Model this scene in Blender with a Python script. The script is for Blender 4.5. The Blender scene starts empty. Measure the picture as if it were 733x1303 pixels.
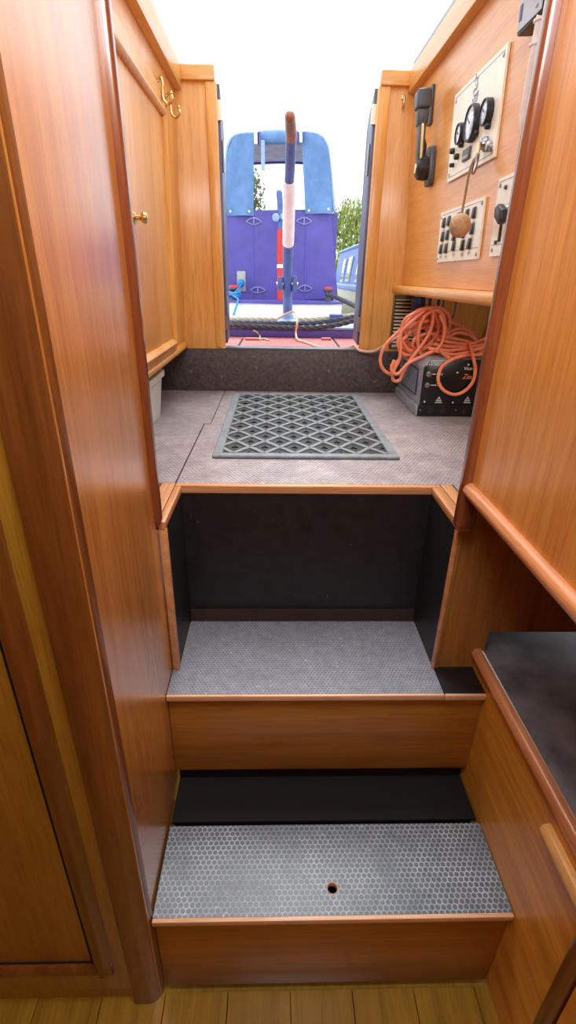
import bpy, bmesh, math, random
from mathutils import Vector, Matrix, noise
random.seed(7)
C = bpy.context.scene.collection
PI = math.pi
V = Vector
# ------------------------------------------------------------------ camera
PITCH, YAW, ROLL, FPX = 0.4400582, 0.0299644, 0.0184583, 634.696
CAM = V((0, 0, 1.2))
cp, sp = math.cos(PITCH), math.sin(PITCH)
fw = V((math.sin(YAW)*cp, math.cos(YAW)*cp, -sp))
rt = V((math.cos(YAW), -math.sin(YAW), 0))
up = rt.cross(fw)
r2 = math.cos(ROLL)*rt + math.sin(ROLL)*up
u2 = -math.sin(ROLL)*rt + math.cos(ROLL)*up
cam_d = bpy.data.cameras.new('camera')
cam = bpy.data.objects.new('camera', cam_d); C.objects.link(cam)
m = Matrix((r2, u2, -fw)).transposed().to_4x4(); m.translation = CAM
cam.matrix_world = m
cam_d.sensor_fit = 'VERTICAL'; cam_d.sensor_height = 36.0
cam_d.lens = FPX/1303*36.0
cam_d.clip_start = 0.01; cam_d.clip_end = 500
bpy.context.scene.camera = cam

def at(u, v, x=None, y=None, z=None):
    """the point of a real plane that a pixel of the photograph shows"""
    d = fw + (u-366.5)/FPX*r2 - (v-651.5)/FPX*u2
    if x is not None: t = (x-CAM.x)/d.x
    elif y is not None: t = (y-CAM.y)/d.y
    else: t = (z-CAM.z)/d.z
    return CAM + d*t
def at_plane(u, v, p0, n):
    d = fw + (u-366.5)/FPX*r2 - (v-651.5)/FPX*u2
    return CAM + d*((p0-CAM).dot(n)/d.dot(n))

# ------------------------------------------------------------------ mesh helper
class MB:
    def __init__(s): s.v = []; s.f = []
    def add(s, vs, fs):
        o = len(s.v); s.v += [V(p) for p in vs]; s.f += [[i+o for i in f] for f in fs]; return s
    def hexa(s, p):
        return s.add(p, [(0,3,2,1),(4,5,6,7),(0,1,5,4),(1,2,6,5),(2,3,7,6),(3,0,4,7)])
    def box(s, x0, x1, y0, y1, z0, z1):
        return s.hexa([(x0,y0,z0),(x1,y0,z0),(x1,y1,z0),(x0,y1,z0),(x0,y0,z1),(x1,y0,z1),(x1,y1,z1),(x0,y1,z1)])
    def prism(s, poly, off):
        n = len(poly); off = V(off)
        vs = [V(p) for p in poly] + [V(p)+off for p in poly]
        return s.add(vs, [list(range(n))[::-1], list(range(n, 2*n))] + [(i, (i+1) % n, (i+1) % n+n, i+n) for i in range(n)])
    def tube(s, pts, r, n=8, closed=False, caps=True):
        pts = [V(p) for p in pts]; N = len(pts)
        rs = r if isinstance(r, (list, tuple)) else [r]*N
        t0 = (pts[1]-pts[0]).normalized()
        a = V((0,0,1)) if abs(t0.z) < .9 else V((1,0,0))
        nrm = (a - t0*a.dot(t0)).normalized()
        o = len(s.v)
        for i in range(N):
            if closed: t = pts[(i+1) % N]-pts[i-1]
            else: t = pts[min(i+1, N-1)]-pts[max(i-1, 0)]
            if t.length < 1e-9: t = t0
            t = t.normalized()
            nrm = nrm - t*nrm.dot(t)
            if nrm.length < 1e-6: nrm = t.orthogonal()
            nrm.normalize(); b = t.cross(nrm)
            for k in range(n):
                q = 2*PI*k/n
                s.v.append(pts[i] + (nrm*math.cos(q) + b*math.sin(q))*rs[i])
        M_ = N if closed else N-1
        for i in range(M_):
            j = (i+1) % N
            for k in range(n):
                k2 = (k+1) % n
                s.f.append([o+i*n+k, o+i*n+k2, o+j*n+k2, o+j*n+k])
        if caps and not closed:
            s.f.append([o+k for k in range(n)][::-1]); s.f.append([o+(N-1)*n+k for k in range(n)])
        return s
    def lathe(s, prof, org, axis, n=20):
        """prof: (radius, height) along axis"""
        ax = V(axis).normalized(); e = ax.orthogonal().normalized(); g = ax.cross(e); org = V(org)
        o = len(s.v)
        for r, h in prof:
            for k in range(n):
                q = 2*PI*k/n
                s.v.append(org + ax*h + (e*math.cos(q)+g*math.sin(q))*r)
        for i in range(len(prof)-1):
            for k in range(n):
                k2 = (k+1) % n
                s.f.append([o+i*n+k, o+i*n+k2, o+(i+1)*n+k2, o+(i+1)*n+k])
        s.f.append([o+k for k in range(n)][::-1]); s.f.append([o+(len(prof)-1)*n+k for k in range(n)])
        return s
    def cyl(s, p0, p1, r0, r1=None, n=16):
        p0 = V(p0); p1 = V(p1); d = p1-p0
        return s.lathe([(r0, 0), (r0 if r1 is None else r1, d.length)], p0, d, n)
    def ball(s, c, r, n=16, sz=(1,1,1)):
        c = V(c); o = len(s.v); m_ = n//2
        for i in range(m_+1):
            th = PI*i/m_
            for k in range(n):
                q = 2*PI*k/n
                rr = max(math.sin(th), 1e-3)
                s.v.append(c + V((rr*math.cos(q)*sz[0], rr*math.sin(q)*sz[1], math.cos(th)*sz[2]))*r)
        for i in range(m_):
            for k in range(n):
                k2 = (k+1) % n
                s.f.append([o+i*n+k, o+(i+1)*n+k, o+(i+1)*n+k2, o+i*n+k2])
        return s
    def build(s, name, mat, parent=None, bevel=0, seg=2, smooth=True, angle=35, origin=None):
        if parent is not None:
            off = V((0,0,0)); q = parent
            while q is not None: off = off + V(q.location); q = q.parent
        else:
            xs = [p.x for p in s.v]; ys = [p.y for p in s.v]; zs = [p.z for p in s.v]
            off = V(((min(xs)+max(xs))/2, (min(ys)+max(ys))/2, min(zs))) if origin is None else V(origin)
        me = bpy.data.meshes.new(name)
        me.from_pydata([p-off for p in s.v], [], s.f)
        bm = bmesh.new(); bm.from_mesh(me)
        bmesh.ops.recalc_face_normals(bm, faces=bm.faces)
        if bevel:
            es = [e for e in bm.edges if len(e.link_faces) == 2 and e.calc_face_angle(0) > .5]
            bmesh.ops.bevel(bm, geom=es, offset=bevel, segments=seg, profile=.5, affect='EDGES', clamp_overlap=True)
        bm.to_mesh(me); bm.free()
        if smooth:
            for p in me.polygons: p.use_smooth = True
            me.set_sharp_from_angle(angle=math.radians(angle))
        me.materials.append(mat)
        o = bpy.data.objects.new(name, me); C.objects.link(o)
        if parent is not None: o.parent = parent
        else: o.location = off
        return o

def tag(o, label=None, cat=None, group=None, kind=None):
    if label: o['label'] = label
    if cat: o['category'] = cat
    if group: o['group'] = group
    if kind: o['kind'] = kind
    return o
def thing(name, label, cat, loc, group=None):
    o = bpy.data.objects.new(name, None); C.objects.link(o); o.location = loc; o.empty_display_size = .05
    return tag(o, label, cat, group)
def struct(o): o['kind'] = 'structure'; return o
def copy_tree(o, parent=None):
    c = o.copy(); C.objects.link(c); c.parent = parent
    for ch in list(o.children): copy_tree(ch, c)
    return c
def spline(P, n=8, closed=False):
    P = [V(p) for p in P]; N = len(P); out = []
    rng = range(N) if closed else range(N-1)
    for i in rng:
        if closed: a, b, c, d = P[i-1], P[i], P[(i+1) % N], P[(i+2) % N]
        else: a, b, c, d = P[max(i-1,0)], P[i], P[i+1], P[min(i+2,N-1)]
        for k in range(n):
            t = k/n
            out.append(.5*((2*b)+(c-a)*t+(2*a-5*b+4*c-d)*t*t+(3*b-a-3*c+d)*t**3))
    if not closed: out.append(P[-1])
    return out
def lettering(txt, size, org, xdir, ydir, mat, parent, name='lettering', shear=0, depth=.0004):
    cu = bpy.data.curves.new('t', 'FONT'); cu.body = txt; cu.size = size; cu.extrude = depth; cu.shear = shear
    cu.align_x = 'CENTER'; cu.align_y = 'CENTER'
    o = bpy.data.objects.new('t', cu); C.objects.link(o)
    dg = bpy.context.evaluated_depsgraph_get(); me = bpy.data.meshes.new_from_object(o.evaluated_get(dg))
    x = V(xdir).normalized(); y = V(ydir).normalized(); z = x.cross(y)
    off = V((0,0,0)); q = parent
    while q is not None: off = off + V(q.location); q = q.parent
    for v_ in me.vertices: v_.co = V(org) - off + x*v_.co.x + y*v_.co.y + z*v_.co.z
    bpy.data.objects.remove(o); bpy.data.curves.remove(cu)
    me.materials.clear(); me.materials.append(mat)
    t = bpy.data.objects.new(name, me); C.objects.link(t); t.parent = parent
    return t

# ------------------------------------------------------------------ materials
def lin(c): return tuple(((x/255)/12.92 if x/255 <= .04045 else ((x/255+.055)/1.055)**2.4) for x in c) + (1,)
def newmat(name):
    m = bpy.data.materials.new(name); m.use_nodes = True; nt = m.node_tree
    return m, nt, nt.nodes['Principled BSDF']
def N(nt, t, **k):
    n = nt.nodes.new(t)
    for a, b in k.items():
        if hasattr(n, a): setattr(n, a, b)
        else: n.inputs[a.replace('_', ' ')].default_value = b
    return n
def ramp(nt, src, stops):
    r = nt.nodes.new('ShaderNodeValToRGB'); e = r.color_ramp.elements
    while len(e) < len(stops): e.new(.5)
    for i, (p, c) in enumerate(stops): e[i].position = p; e[i].color = c
    nt.links.new(src, r.inputs[0]); return r.outputs[0]
def coords(nt, scale=(1,1,1), rot=(0,0,0)):
    tc = nt.nodes.new('ShaderNodeTexCoord'); mp = nt.nodes.new('ShaderNodeMapping')
    mp.inputs['Scale'].default_value = scale; mp.inputs['Rotation'].default_value = rot
    nt.links.new(tc.outputs['Object'], mp.inputs[0]); return mp.outputs[0]
def noise_t(nt, co, scale=1, detail=5, rough=.6, dist=0):
    n = N(nt, 'ShaderNodeTexNoise'); n.inputs['Scale'].default_value = scale; n.inputs['Detail'].default_value = detail
    n.inputs['Roughness'].default_value = rough; n.inputs['Distortion'].default_value = dist
    nt.links.new(co, n.inputs['Vector']); return n.outputs[0]
def mix(nt, a, b, fac, mode='MIX'):
    n = nt.nodes.new('ShaderNodeMix'); n.data_type = 'RGBA'; n.blend_type = mode
    for s_, i in ((fac, 0), (a, 6), (b, 7)):
        if isinstance(s_, (int, float, tuple)): n.inputs[i].default_value = s_
        else: nt.links.new(s_, n.inputs[i])
    return n.outputs[2]
def bump(nt, b, h, strength=.2, dist=.001):
    n = nt.nodes.new('ShaderNodeBump'); n.inputs['Strength'].default_value = strength; n.inputs['Distance'].default_value = dist
    nt.links.new(h, n.inputs['Height']); nt.links.new(n.outputs[0], b.inputs['Normal'])
def wood(name, light, dark, grain='z', rough=.33, figure=1.0, coat=.25, croug=.18):
    m, nt, b = newmat(name)
    L, S = 2.2, 38
    sc = {'x': (L,S,S), 'y': (S,L,S), 'z': (S,S,L)}[grain]
    f = {'x': (14,330,330), 'y': (330,14,330), 'z': (330,330,14)}[grain]
    n1 = noise_t(nt, coords(nt, sc), 1, 6, .62, .5)
    base = ramp(nt, n1, [(.30, lin(dark)), (.62, lin(light))])
    n2 = noise_t(nt, coords(nt, f), 1, 3, .5)
    pore = ramp(nt, n2, [(.36, (.66,.60,.54,1)), (.50, (1,1,1,1))])
    col = mix(nt, base, pore, .5*figure, 'MULTIPLY')
    n3 = noise_t(nt, coords(nt, (5,5,3)), 1, 3, .5)
    bl = ramp(nt, n3, [(.3, (.86,.82,.78,1)), (.7, (1.06,1.05,1.03,1))])
    col = mix(nt, col, bl, .8, 'MULTIPLY')
    nt.links.new(col, b.inputs['Base Color'])
    b.inputs['Roughness'].default_value = rough
    b.inputs['Coat Weight'].default_value = coat; b.inputs['Coat Roughness'].default_value = croug
    bump(nt, b, n2, .12, .0006)
    return m
def plain(name, col, rough=.5, metal=0, var=.12, scale=25, coat=0, spec=None, dirt=None):
    m, nt, b = newmat(name)
    n = noise_t(nt, coords(nt, (scale,)*3), 1, 5, .6)
    lo = tuple(max(0, c*(1-var*1.6)) for c in lin(col)[:3]) + (1,); hi = tuple(min(1, c*(1+var)) for c in lin(col)[:3]) + (1,)
    c = ramp(nt, n, [(.3, lo), (.7, hi)])
    if dirt:
        n4 = noise_t(nt, coords(nt, (dirt[1],)*3), 1, 3, .7)
        c = mix(nt, c, lin(dirt[0]), ramp(nt, n4, [(dirt[2], (0,0,0,1)), (dirt[2]+.06, (1,1,1,1))]))
    nt.links.new(c, b.inputs['Base Color'])
    b.inputs['Roughness'].default_value = rough; b.inputs['Metallic'].default_value = metal
    b.inputs['Coat Weight'].default_value = coat
    if spec is not None: b.inputs['Specular IOR Level'].default_value = spec
    return m
def hexply(name, cell, line, pitch, rough=.42, speck=None, contrast=1, wear=None, lo=.36, hi=.43):
    """phenolic plywood with a pressed honeycomb face"""
    m, nt, b = newmat(name); L = nt.links.new
    def vm(op, a, c=None):
        n = nt.nodes.new('ShaderNodeVectorMath'); n.operation = op
        for i, s_ in enumerate((a, c)):
            if s_ is None: continue
            if isinstance(s_, tuple): n.inputs[i].default_value = s_
            else: L(s_, n.inputs[i])
        return n
    def mt(op, a, c):
        n = nt.nodes.new('ShaderNodeMath'); n.operation = op
        for i, s_ in enumerate((a, c)):
            if isinstance(s_, (int, float)): n.inputs[i].default_value = s_
            else: L(s_, n.inputs[i])
        return n.outputs[0]
    S = (1, 1.7320508, 1); H = (.5, .8660254, .5)
    co = coords(nt, (1/pitch, 1/pitch, 0))
    p = vm('ADD', co, (200, 200*1.7320508, 0)).outputs[0]
    a = vm('SUBTRACT', vm('MODULO', p, S).outputs[0], (.5, .8660254, 0)).outputs[0]
    bb = vm('SUBTRACT', vm('MODULO', vm('ADD', p, (.5, .8660254, 0)).outputs[0], S).outputs[0], (.5, .8660254, 0)).outputs[0]
    la = vm('LENGTH', a).outputs['Value']; lb = vm('LENGTH', bb).outputs['Value']
    pick = nt.nodes.new('ShaderNodeMix'); pick.data_type = 'VECTOR'
    L(mt('GREATER_THAN', la, lb), pick.inputs[0]); L(a, pick.inputs[4]); L(bb, pick.inputs[5])
    g = vm('ABSOLUTE', pick.outputs[1]).outputs[0]
    sx = nt.nodes.new('ShaderNodeSeparateXYZ'); L(g, sx.inputs[0])
    hd = mt('MAXIMUM', sx.outputs[0], vm('DOT_PRODUCT', g, (.5, .8660254, 0)).outputs['Value'])
    mask = ramp(nt, hd, [(lo, (0,0,0,1)), (hi, (1,1,1,1))])
    n0 = noise_t(nt, coords(nt, (14,14,14)), 1, 5, .6)
    amt = ramp(nt, n0, [(.3, (.25*contrast,)*3+(1,)), (.65, (contrast,)*3+(1,))])
    f = mix(nt, mask, amt, 1.0, 'MULTIPLY')
    col = mix(nt, lin(cell), lin(line), f)
    n1 = noise_t(nt, coords(nt, (60,60,60)), 1, 6, .7)
    col = mix(nt, col, ramp(nt, n1, [(.3, (.6,.6,.6,1)), (.7, (1.15,1.15,1.15,1))]), .8, 'MULTIPLY')
    if wear:
        n5 = noise_t(nt, coords(nt, (12,12,12)), 1, 6, .7)
        col = mix(nt, col, lin(wear), ramp(nt, n5, [(.50, (0,0,0,1)), (.74, (.6,.6,.6,1))]))
    if speck:
        n2 = noise_t(nt, coords(nt, (130,130,130)), 1, 2, .5)
        col = mix(nt, col, lin(speck), ramp(nt, n2, [(.70, (0,0,0,1)), (.75, (.8,.8,.8,1))]))
    L(col, b.inputs['Base Color']); b.inputs['Roughness'].default_value = rough
    bump(nt, b, mask, .35, .0006)
    return m

W_SIDE_L = wood('varnished_oak_left', (214,148,72), (188,120,50), 'z', .27, coat=1.0, croug=.25)
W_SIDE_R = wood('varnished_oak_right', (228,160,80), (206,134,56), 'z', .30)
W_COCK = wood('honey_oak', (240,178,92), (224,150,62), 'z', .38)
W_COCK_Y = wood('honey_oak_long', (240,178,92), (224,150,62), 'y', .38)
W_COCK_X = wood('honey_oak_cross', (236,172,88), (216,144,60), 'x', .38)
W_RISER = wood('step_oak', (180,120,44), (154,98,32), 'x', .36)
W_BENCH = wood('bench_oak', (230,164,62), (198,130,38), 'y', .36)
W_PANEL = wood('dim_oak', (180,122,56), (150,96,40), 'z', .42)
W_TRIM = wood('mahogany_trim', (146,80,46), (108,54,34), 'z', .20, coat=.6)
W_TRIMD = wood('brown_trim', (132,80,34), (96,54,22), 'z', .28, coat=.4)
W_RAIL = wood('rail_trim', (214,146,98), (188,118,74), 'y', .24, coat=.5)
W_RIM = wood('rim_oak', (216,158,108), (186,126,80), 'y', .45)
W_RIMX = wood('rim_oak_cross', (216,158,108), (186,126,80), 'x', .45)
W_NOSE = wood('ply_edge', (236,190,152), (216,164,124), 'x', .5)
W_FRONT = wood('cupboard_oak', (178,136,46), (156,112,34), 'z', .36)
W_FLOOR = wood('floor_boards', (172,136,42), (142,108,28), 'y', .32)
W_GRIP = wood('tiller_grip', (176,112,70), (128,76,44), 'z', .45)
W_PULL = wood('pull_oak', (236,184,112), (216,152,80), 'y', .35)
PLY_TREAD = hexply('honeycomb_ply', (94,103,114), (178,188,198), .0098, .36, speck=(190,190,190))
PLY_TREAD2 = hexply('honeycomb_ply_fine', (118,120,130), (166,170,182), .0070, .42, speck=(200,195,190), contrast=.8)
PLY_DECK = hexply('deck_ply', (130,121,123), (196,186,186), .0088, .44, speck=(210,202,194), contrast=.95, wear=(188,178,170))
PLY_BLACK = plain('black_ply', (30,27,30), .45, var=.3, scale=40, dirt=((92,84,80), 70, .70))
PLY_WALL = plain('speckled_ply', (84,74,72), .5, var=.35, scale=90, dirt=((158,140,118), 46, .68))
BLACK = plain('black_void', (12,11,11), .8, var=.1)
VINYL = plain('black_vinyl', (126,125,129), .34, var=.35, scale=14, dirt=((150,146,146), 55, .70))
RUBBER_SHEEN = plain('rubber', (124,132,136), .5, var=.2, scale=60)  # sky sheen on black rubber, put into a grey base colour
RUBBER_LO = plain('rubber_dark', (24,25,25), .7, var=.3, scale=60)
RUBBER_MID = plain('rubber_mid', (46,50,49), .6, var=.2, scale=60)
CREAM = plain('cream_laminate', (250,247,226), .3, var=.04)
BLK_PL = plain('black_plastic', (34,34,38), .4, var=.15)
GREY_PL = plain('grey_plastic', (84,86,92), .42, var=.15)
DIAL = plain('dial_glass', (196,204,222), .12, var=.04, coat=.6)
BRASS = plain('brass', (216,190,130), .25, 1, var=.1)
STEEL = plain('steel', (176,178,184), .3, 1, var=.1)
GREYM = plain('grey_metal', (132,134,140), .4, .6, var=.12)
DOORST = plain('door_steel', (92,94,120), .45, .2, var=.15)
CASE = plain('inverter_case', (152,158,168), .38, .15, var=.15, scale=30, dirt=((168,170,172), 60, .7))
FACE = plain('inverter_face', (16,16,18), .3, var=.1)
WHITE_INK = plain('white_ink', (222,218,208), .6, var=.05)
RED_INK = plain('orange_ink', (226,120,80), .6, var=.05)
BLUE_INK = plain('blue_ink', (178,194,224), .6, var=.1)
CABLE = plain('orange_cable', (238,138,102), .42, var=.12, scale=30)
CABLE_PALE = plain('bleached_cable', (226,176,158), .5, var=.1, scale=30)
CORK = plain('cork', (190,150,112), .75, var=.22, scale=160)
CORD = plain('cord', (150,118,84), .8, var=.2, scale=200)
WHITE = plain('white_paint', (248,248,246), .4, var=.06)
TUB = plain('tub_plastic', (214,216,206), .45, var=.08)
BLUE_PL = plain('blue_plastic', (46,70,130), .45, var=.12)
CYAN = plain('bright_blue_plastic', (40,140,205), .4, var=.1)
# exterior
NAVY = plain('violet_blue_paint', (90,84,168), .4, var=.12, scale=8, dirt=((112,108,190), 20, .66))
HOOD = plain('blue_canvas', (104,142,190), .8, var=.12, scale=12)
HOOD_IN = plain('canvas_lining', (236,228,206), .8, var=.12, scale=12)
SKYBLUE = plain('blue_paint_side', (92,128,204), .4, var=.14, scale=6)
PALEBLUE = plain('pale_blue_paint', (150,178,220), .45, var=.12)
TILLB = plain('tiller_blue', (84,108,170), .35, var=.15, scale=20)
RED = plain('red_paint', (216,56,54), .45, var=.1)
DECKRED = plain('deck_red_paint', (178,104,98), .6, var=.14, scale=18, dirt=((206,160,150), 40, .66))
CREAMB = plain('cream_boat_paint', (226,224,196), .5, var=.08)
ROPED = plain('grey_rope', (70,70,76), .85, var=.25, scale=120)
ROPEL = plain('tan_rope', (186,170,146), .85, var=.2, scale=120)
BARK = plain('bark', (104,92,74), .85, var=.3)
GLASS = plain('dark_glass', (150,164,150), .1, var=.2, scale=5, coat=.5)
def leafmat(name, a, b_):
    m, nt, b = newmat(name)
    n = noise_t(nt, coords(nt, (2.6,)*3), 1, 5, .7)
    nt.links.new(ramp(nt, n, [(.32, lin(a)), (.68, lin(b_))]), b.inputs['Base Color']); b.inputs['Roughness'].default_value = .7
    b.inputs['Subsurface Weight'].default_value = 0
    return m
LEAF = leafmat('willow_leaf', (88,118,44), (186,192,98))
LEAF2 = leafmat('grey_leaf', (92,108,84), (170,176,130))
GRASS = leafmat('bank_grass', (70,96,40), (120,140,70))
mw, nt, b = newmat('canal_water')
b.inputs['Base Color'].default_value = lin((96,104,92)); b.inputs['Roughness'].default_value = .08
bump(nt, b, noise_t(nt, coords(nt, (5,5,5)), 1, 4, .5), .3, .02); WATER = mw

# ------------------------------------------------------------------ key planes
ZF, Z1, Z2, ZD = 0.0, .236, .486, .815        # floor, lower tread, upper tread, deck
XL, XR = -.202, .407                           # cupboard side, bench front
Y1, Y2, YB, YK = .466, .708, .782, .935        # lower nose, upper nose, well front, well back
YE = 1.868                                     # stern bulkhead
# ------------------------------------------------------------------ the setting
fl = MB()
for i in range(18):
    x0 = -1.0+i*.115
    fl.box(x0, x0+.1138, -2.0, .46, -.02, 0)
fl.box(-1.0, 1.1, -2.0, 1.9, -.05, -.0202)
struct(fl.build('floor', W_FLOOR, bevel=.0008, seg=1))
struct(MB().box(-1.05, 1.15, -2.0, .95, 1.80, 1.84).build('ceiling', W_COCK_Y))
struct(MB().box(-1.05, 1.15, -2.05, -2.0, -.05, 1.84).build('wall_front', W_SIDE_R))
struct(MB().box(-1.06, -1.0, -2.0, .45, -.05, 1.80).build('wall_left', W_SIDE_L))
struct(MB().box(1.08, 1.14, -2.0, .75, -.05, 1.80).build('wall_right', W_SIDE_R))
# well deck: separate boards over a black sub floor
dk = MB()
g = .0016
zt, zb = ZD, ZD-.012
hA, hB = at(226, 608, z=ZD), at(260, 539.5, z=ZD)
hxl, hy = (hA.x+hB.x)/2, hB.y
hxl2 = at(272, 530, z=ZD).x
dk.box(hxl+g, .95, .955, hy-g, zb, zt)
dk.box(-.80, hxl-g, .955, hy+.004, zb, zt)
dk.box(-.80, hxl2-g*.6, hy+.0055, YE-.001, zb, zt)
dk.box(hxl2+g*.6, .95, hy+g, YE-.001, zb, zt)
dk.box(-.80, -.236, .79, .9545, zb, zt)
dk.box(.372, .95, .79, .9545, zb, zt)
struct(dk.build('floor', PLY_DECK, bevel=.0008, seg=1))
struct(MB().box(-.80, -.236, .79, YE, zb-.02, zb-.001).box(-.236, .372, .956, YE, zb-.02, zb-.001).box(.372, .95, .79, YE, zb-.02, zb-.001).build('trim_1', BLACK))
# stern bulkhead: kick board, threshold, two side boards
ZT = .968
struct(MB().box(-.82, .97, YE, YE+.03, ZD-.03, ZT-.004).build('wall_stern', PLY_WALL, bevel=.002))
struct(MB().box(-.178, .297, YE-.003, YE+.05, ZT-.004, ZT+.002).build('trim_2', GREYM, bevel=.001))
Xd0, Xd1 = -.177, .301
bl = MB(); ZTOP = 1.728
bl.box(-.80, Xd0-.018, YE+.002, YE+.022, ZT-.004, ZTOP)
struct(bl.build('wall_stern_left', W_COCK, bevel=.001))
br = MB().box(Xd1+.018, .97, YE+.002, YE+.022, ZT-.004, ZTOP)
struct(br.build('wall_stern_right', W_COCK, bevel=.001))
struct(MB().box(Xd0-.034, Xd0-.002, YE-.006, YE+.03, ZT+.001, 1.716).build('trim_3', W_COCK, bevel=.003))
struct(MB().box(Xd1+.002, Xd1+.036, YE-.006, YE+.03, ZT+.001, 1.716).build('trim_4', W_COCK, bevel=.003))
struct(MB().box(-.34, Xd0-.006, YE-.012, YE+.03, 1.716, 1.752).build('trim_5', W_COCK_X, bevel=.003))
struct(MB().box(Xd1+.006, .45, YE-.012, YE+.03, 1.716, 1.752).build('trim_6', W_COCK_X, bevel=.003))
# steel doors folded back outside
def steel_door(n, x, s, toe, leaf):
    d = MB()
    y0, y1 = YE+.032, YE+.032+leaf
    xi0, xi1 = x, x+s*toe
    poly = [(xi0,y0,ZT+.012),(xi1,y1,ZT+.012),(xi1,y1,1.66),(xi1*.98+xi0*.02,y1-.03,1.70),(xi0,y0,1.72)]
    d.prism(poly, (s*.012,0,0))
    o = struct(d.build('door_%d' % n, DOORST, bevel=.002))
    for zc, h in ((1.655,.05),(1.05,.05)):
        hb = MB().box(min(x-s*.002, x+s*.012), max(x-s*.002, x+s*.012), YE+.024, YE+.034, zc-h/2, zc+h/2)
        hb.cyl((x-s*.002, YE+.029, zc-h/2), (x-s*.002, YE+.029, zc+h/2), .005, n=10)
        hb.build('hinge', CREAM if zc > 1.5 else STEEL, o)
    MB().cyl((x-s*.003, YE+.05, 1.50), (x-s*.003, YE+.05, 1.585), .004, n=8).build('bolt', STEEL, o)
steel_door(1, -.172, -1, .010, .22); steel_door(2, .296, 1, .016, .22)
# outer skin of the cockpit below the side cupboards
struct(MB().box(-.84, -.80, .45, YE+.03, ZD-.05, 1.752).build('wall_port', PLY_BLACK))
# ------------------------------------------------------------------ steps
t = thing('companionway_step', 'lowest step with silvery honeycomb tread and a round finger hole', 'step', (.1, Y1, 0))
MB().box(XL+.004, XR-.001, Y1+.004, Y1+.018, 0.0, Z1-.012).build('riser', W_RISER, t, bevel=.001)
def plate_hole(m_, x0, x1, y0, y1, z0, z1, cx, cy, r, n=32):
    """a board with one round hole through it"""
    ring = []; outer = []
    for k in range(n):
        q = 2*PI*k/n + PI/4
        c_, s_ = math.cos(q), math.sin(q)
        ring.append((cx+r*c_, cy+r*s_))
        sc_ = 1/max(abs(c_), abs(s_)); ux, uy = c_*sc_, s_*sc_
        outer.append((cx+(x1-cx)*ux if ux > 0 else cx+(cx-x0)*ux, cy+(y1-cy)*uy if uy > 0 else cy+(cy-y0)*uy))
    vs = [(x,y,z1) for x,y in ring]+[(x,y,z1) for x,y in outer]+[(x,y,z0) for x,y in ring]+[(x,y,z0) for x,y in outer]
    fs = []
    for k in range(n):
        j = (k+1) % n
        fs += [(k, n+k, n+j, j), (2*n+k, 2*n+j, 3*n+j, 3*n+k), (k, j, 2*n+j, 2*n+k), (n+k, 3*n+k, 3*n+j, n+j)]
    m_.add(vs, fs)
hp = at(423, 1130, z=Z1)
tr = MB(); plate_hole(tr, XL+.004, XR-.001, Y1-.001, .618, Z1-.010, Z1, hp.x, hp.y, .0100)
tr.build('tread', PLY_TREAD, t, smooth=True)
rg = MB()
n_ = 32
rg.v += [V((hp.x+r_*math.cos(2*PI*k/n_), hp.y+r_*math.sin(2*PI*k/n_), z_)) for r_, z_ in ((.0098,Z1+.0003),(.0086,Z1-.0005),(.0086,Z1-.010),(.0098,Z1-.010)) for k in range(n_)]
for i in range(4):
    for k in range(n_):
        rg.f.append([i*n_+k, i*n_+(k+1) % n_, ((i+1) % 4)*n_+(k+1) % n_, ((i+1) % 4)*n_+k])
rg.build('finger_hole_rim', W_NOSE, t)
MB().box(XL+.004, XR-.001, Y1-.008, Y1-.001, Z1-.012, Z1+.0006).build('nosing', W_NOSE, t, bevel=.0015)
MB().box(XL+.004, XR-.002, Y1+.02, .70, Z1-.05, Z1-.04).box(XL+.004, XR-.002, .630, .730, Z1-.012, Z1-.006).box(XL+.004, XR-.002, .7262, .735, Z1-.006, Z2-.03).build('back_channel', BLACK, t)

t = thing('companionway_step', 'upper step with dark tread running back into the black stair well', 'step', (.1, Y2, Z1))
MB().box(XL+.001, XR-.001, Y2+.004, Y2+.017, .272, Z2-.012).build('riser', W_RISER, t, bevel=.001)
MB().box(XL+.001, .3255, Y2-.001, YB+.012, Z2-.010, Z2).box(-.188, .322, YB+.012, YK, Z2-.010, Z2).build('tread', PLY_TREAD2, t, bevel=.0006, seg=1)
MB().box(.327, XR-.001, Y2-.001, YB-.001, Z2-.0105, Z2-.0005).build('side_tread', PLY_BLACK, t)
MB().box(XL+.001, .3255, Y2-.007, Y2-.001, Z2-.012, Z2+.0006).build('nosing', W_NOSE, t, bevel=.0015)
MB().box(.3268, XR-.001, Y2-.007, Y2-.001, Z2-.0125, Z2).build('nosing', W_NOSE, t, bevel=.0015)

t = thing('stair_well', 'black lined stair well box framed with light oak rims', 'stair well', (.07, YB, Z2))
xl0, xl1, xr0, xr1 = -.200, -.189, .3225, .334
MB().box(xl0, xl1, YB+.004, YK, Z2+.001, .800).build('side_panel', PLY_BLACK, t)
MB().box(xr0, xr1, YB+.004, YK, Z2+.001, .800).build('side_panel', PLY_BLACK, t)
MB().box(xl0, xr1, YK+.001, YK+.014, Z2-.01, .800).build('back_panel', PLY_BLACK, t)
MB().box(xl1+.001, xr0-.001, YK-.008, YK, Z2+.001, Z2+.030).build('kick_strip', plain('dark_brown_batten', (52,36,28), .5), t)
RZ = ZD+.001
YR0 = YB-.032
def rim(x0, x1, y0, y1, xs0, xs1):   # side rim, its inner end mitred
    MB().box(x0, x1, y0, y1, .8005, RZ).build('rim', W_RIM, t, bevel=.0018)
rim(xl0-.0005, xl1+.001, YB-.010, YK+.002, 0, 0)
rim(xl0-.030, xl0-.002, YB-.002, YK+.018, 0, 0)
rim(xr0-.001, xr1+.008, YB-.012, YK+.002, 0, 0)
rim(xr1+.0095, xr1+.034, YB+.0115, YK+.018, 0, 0)
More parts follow.
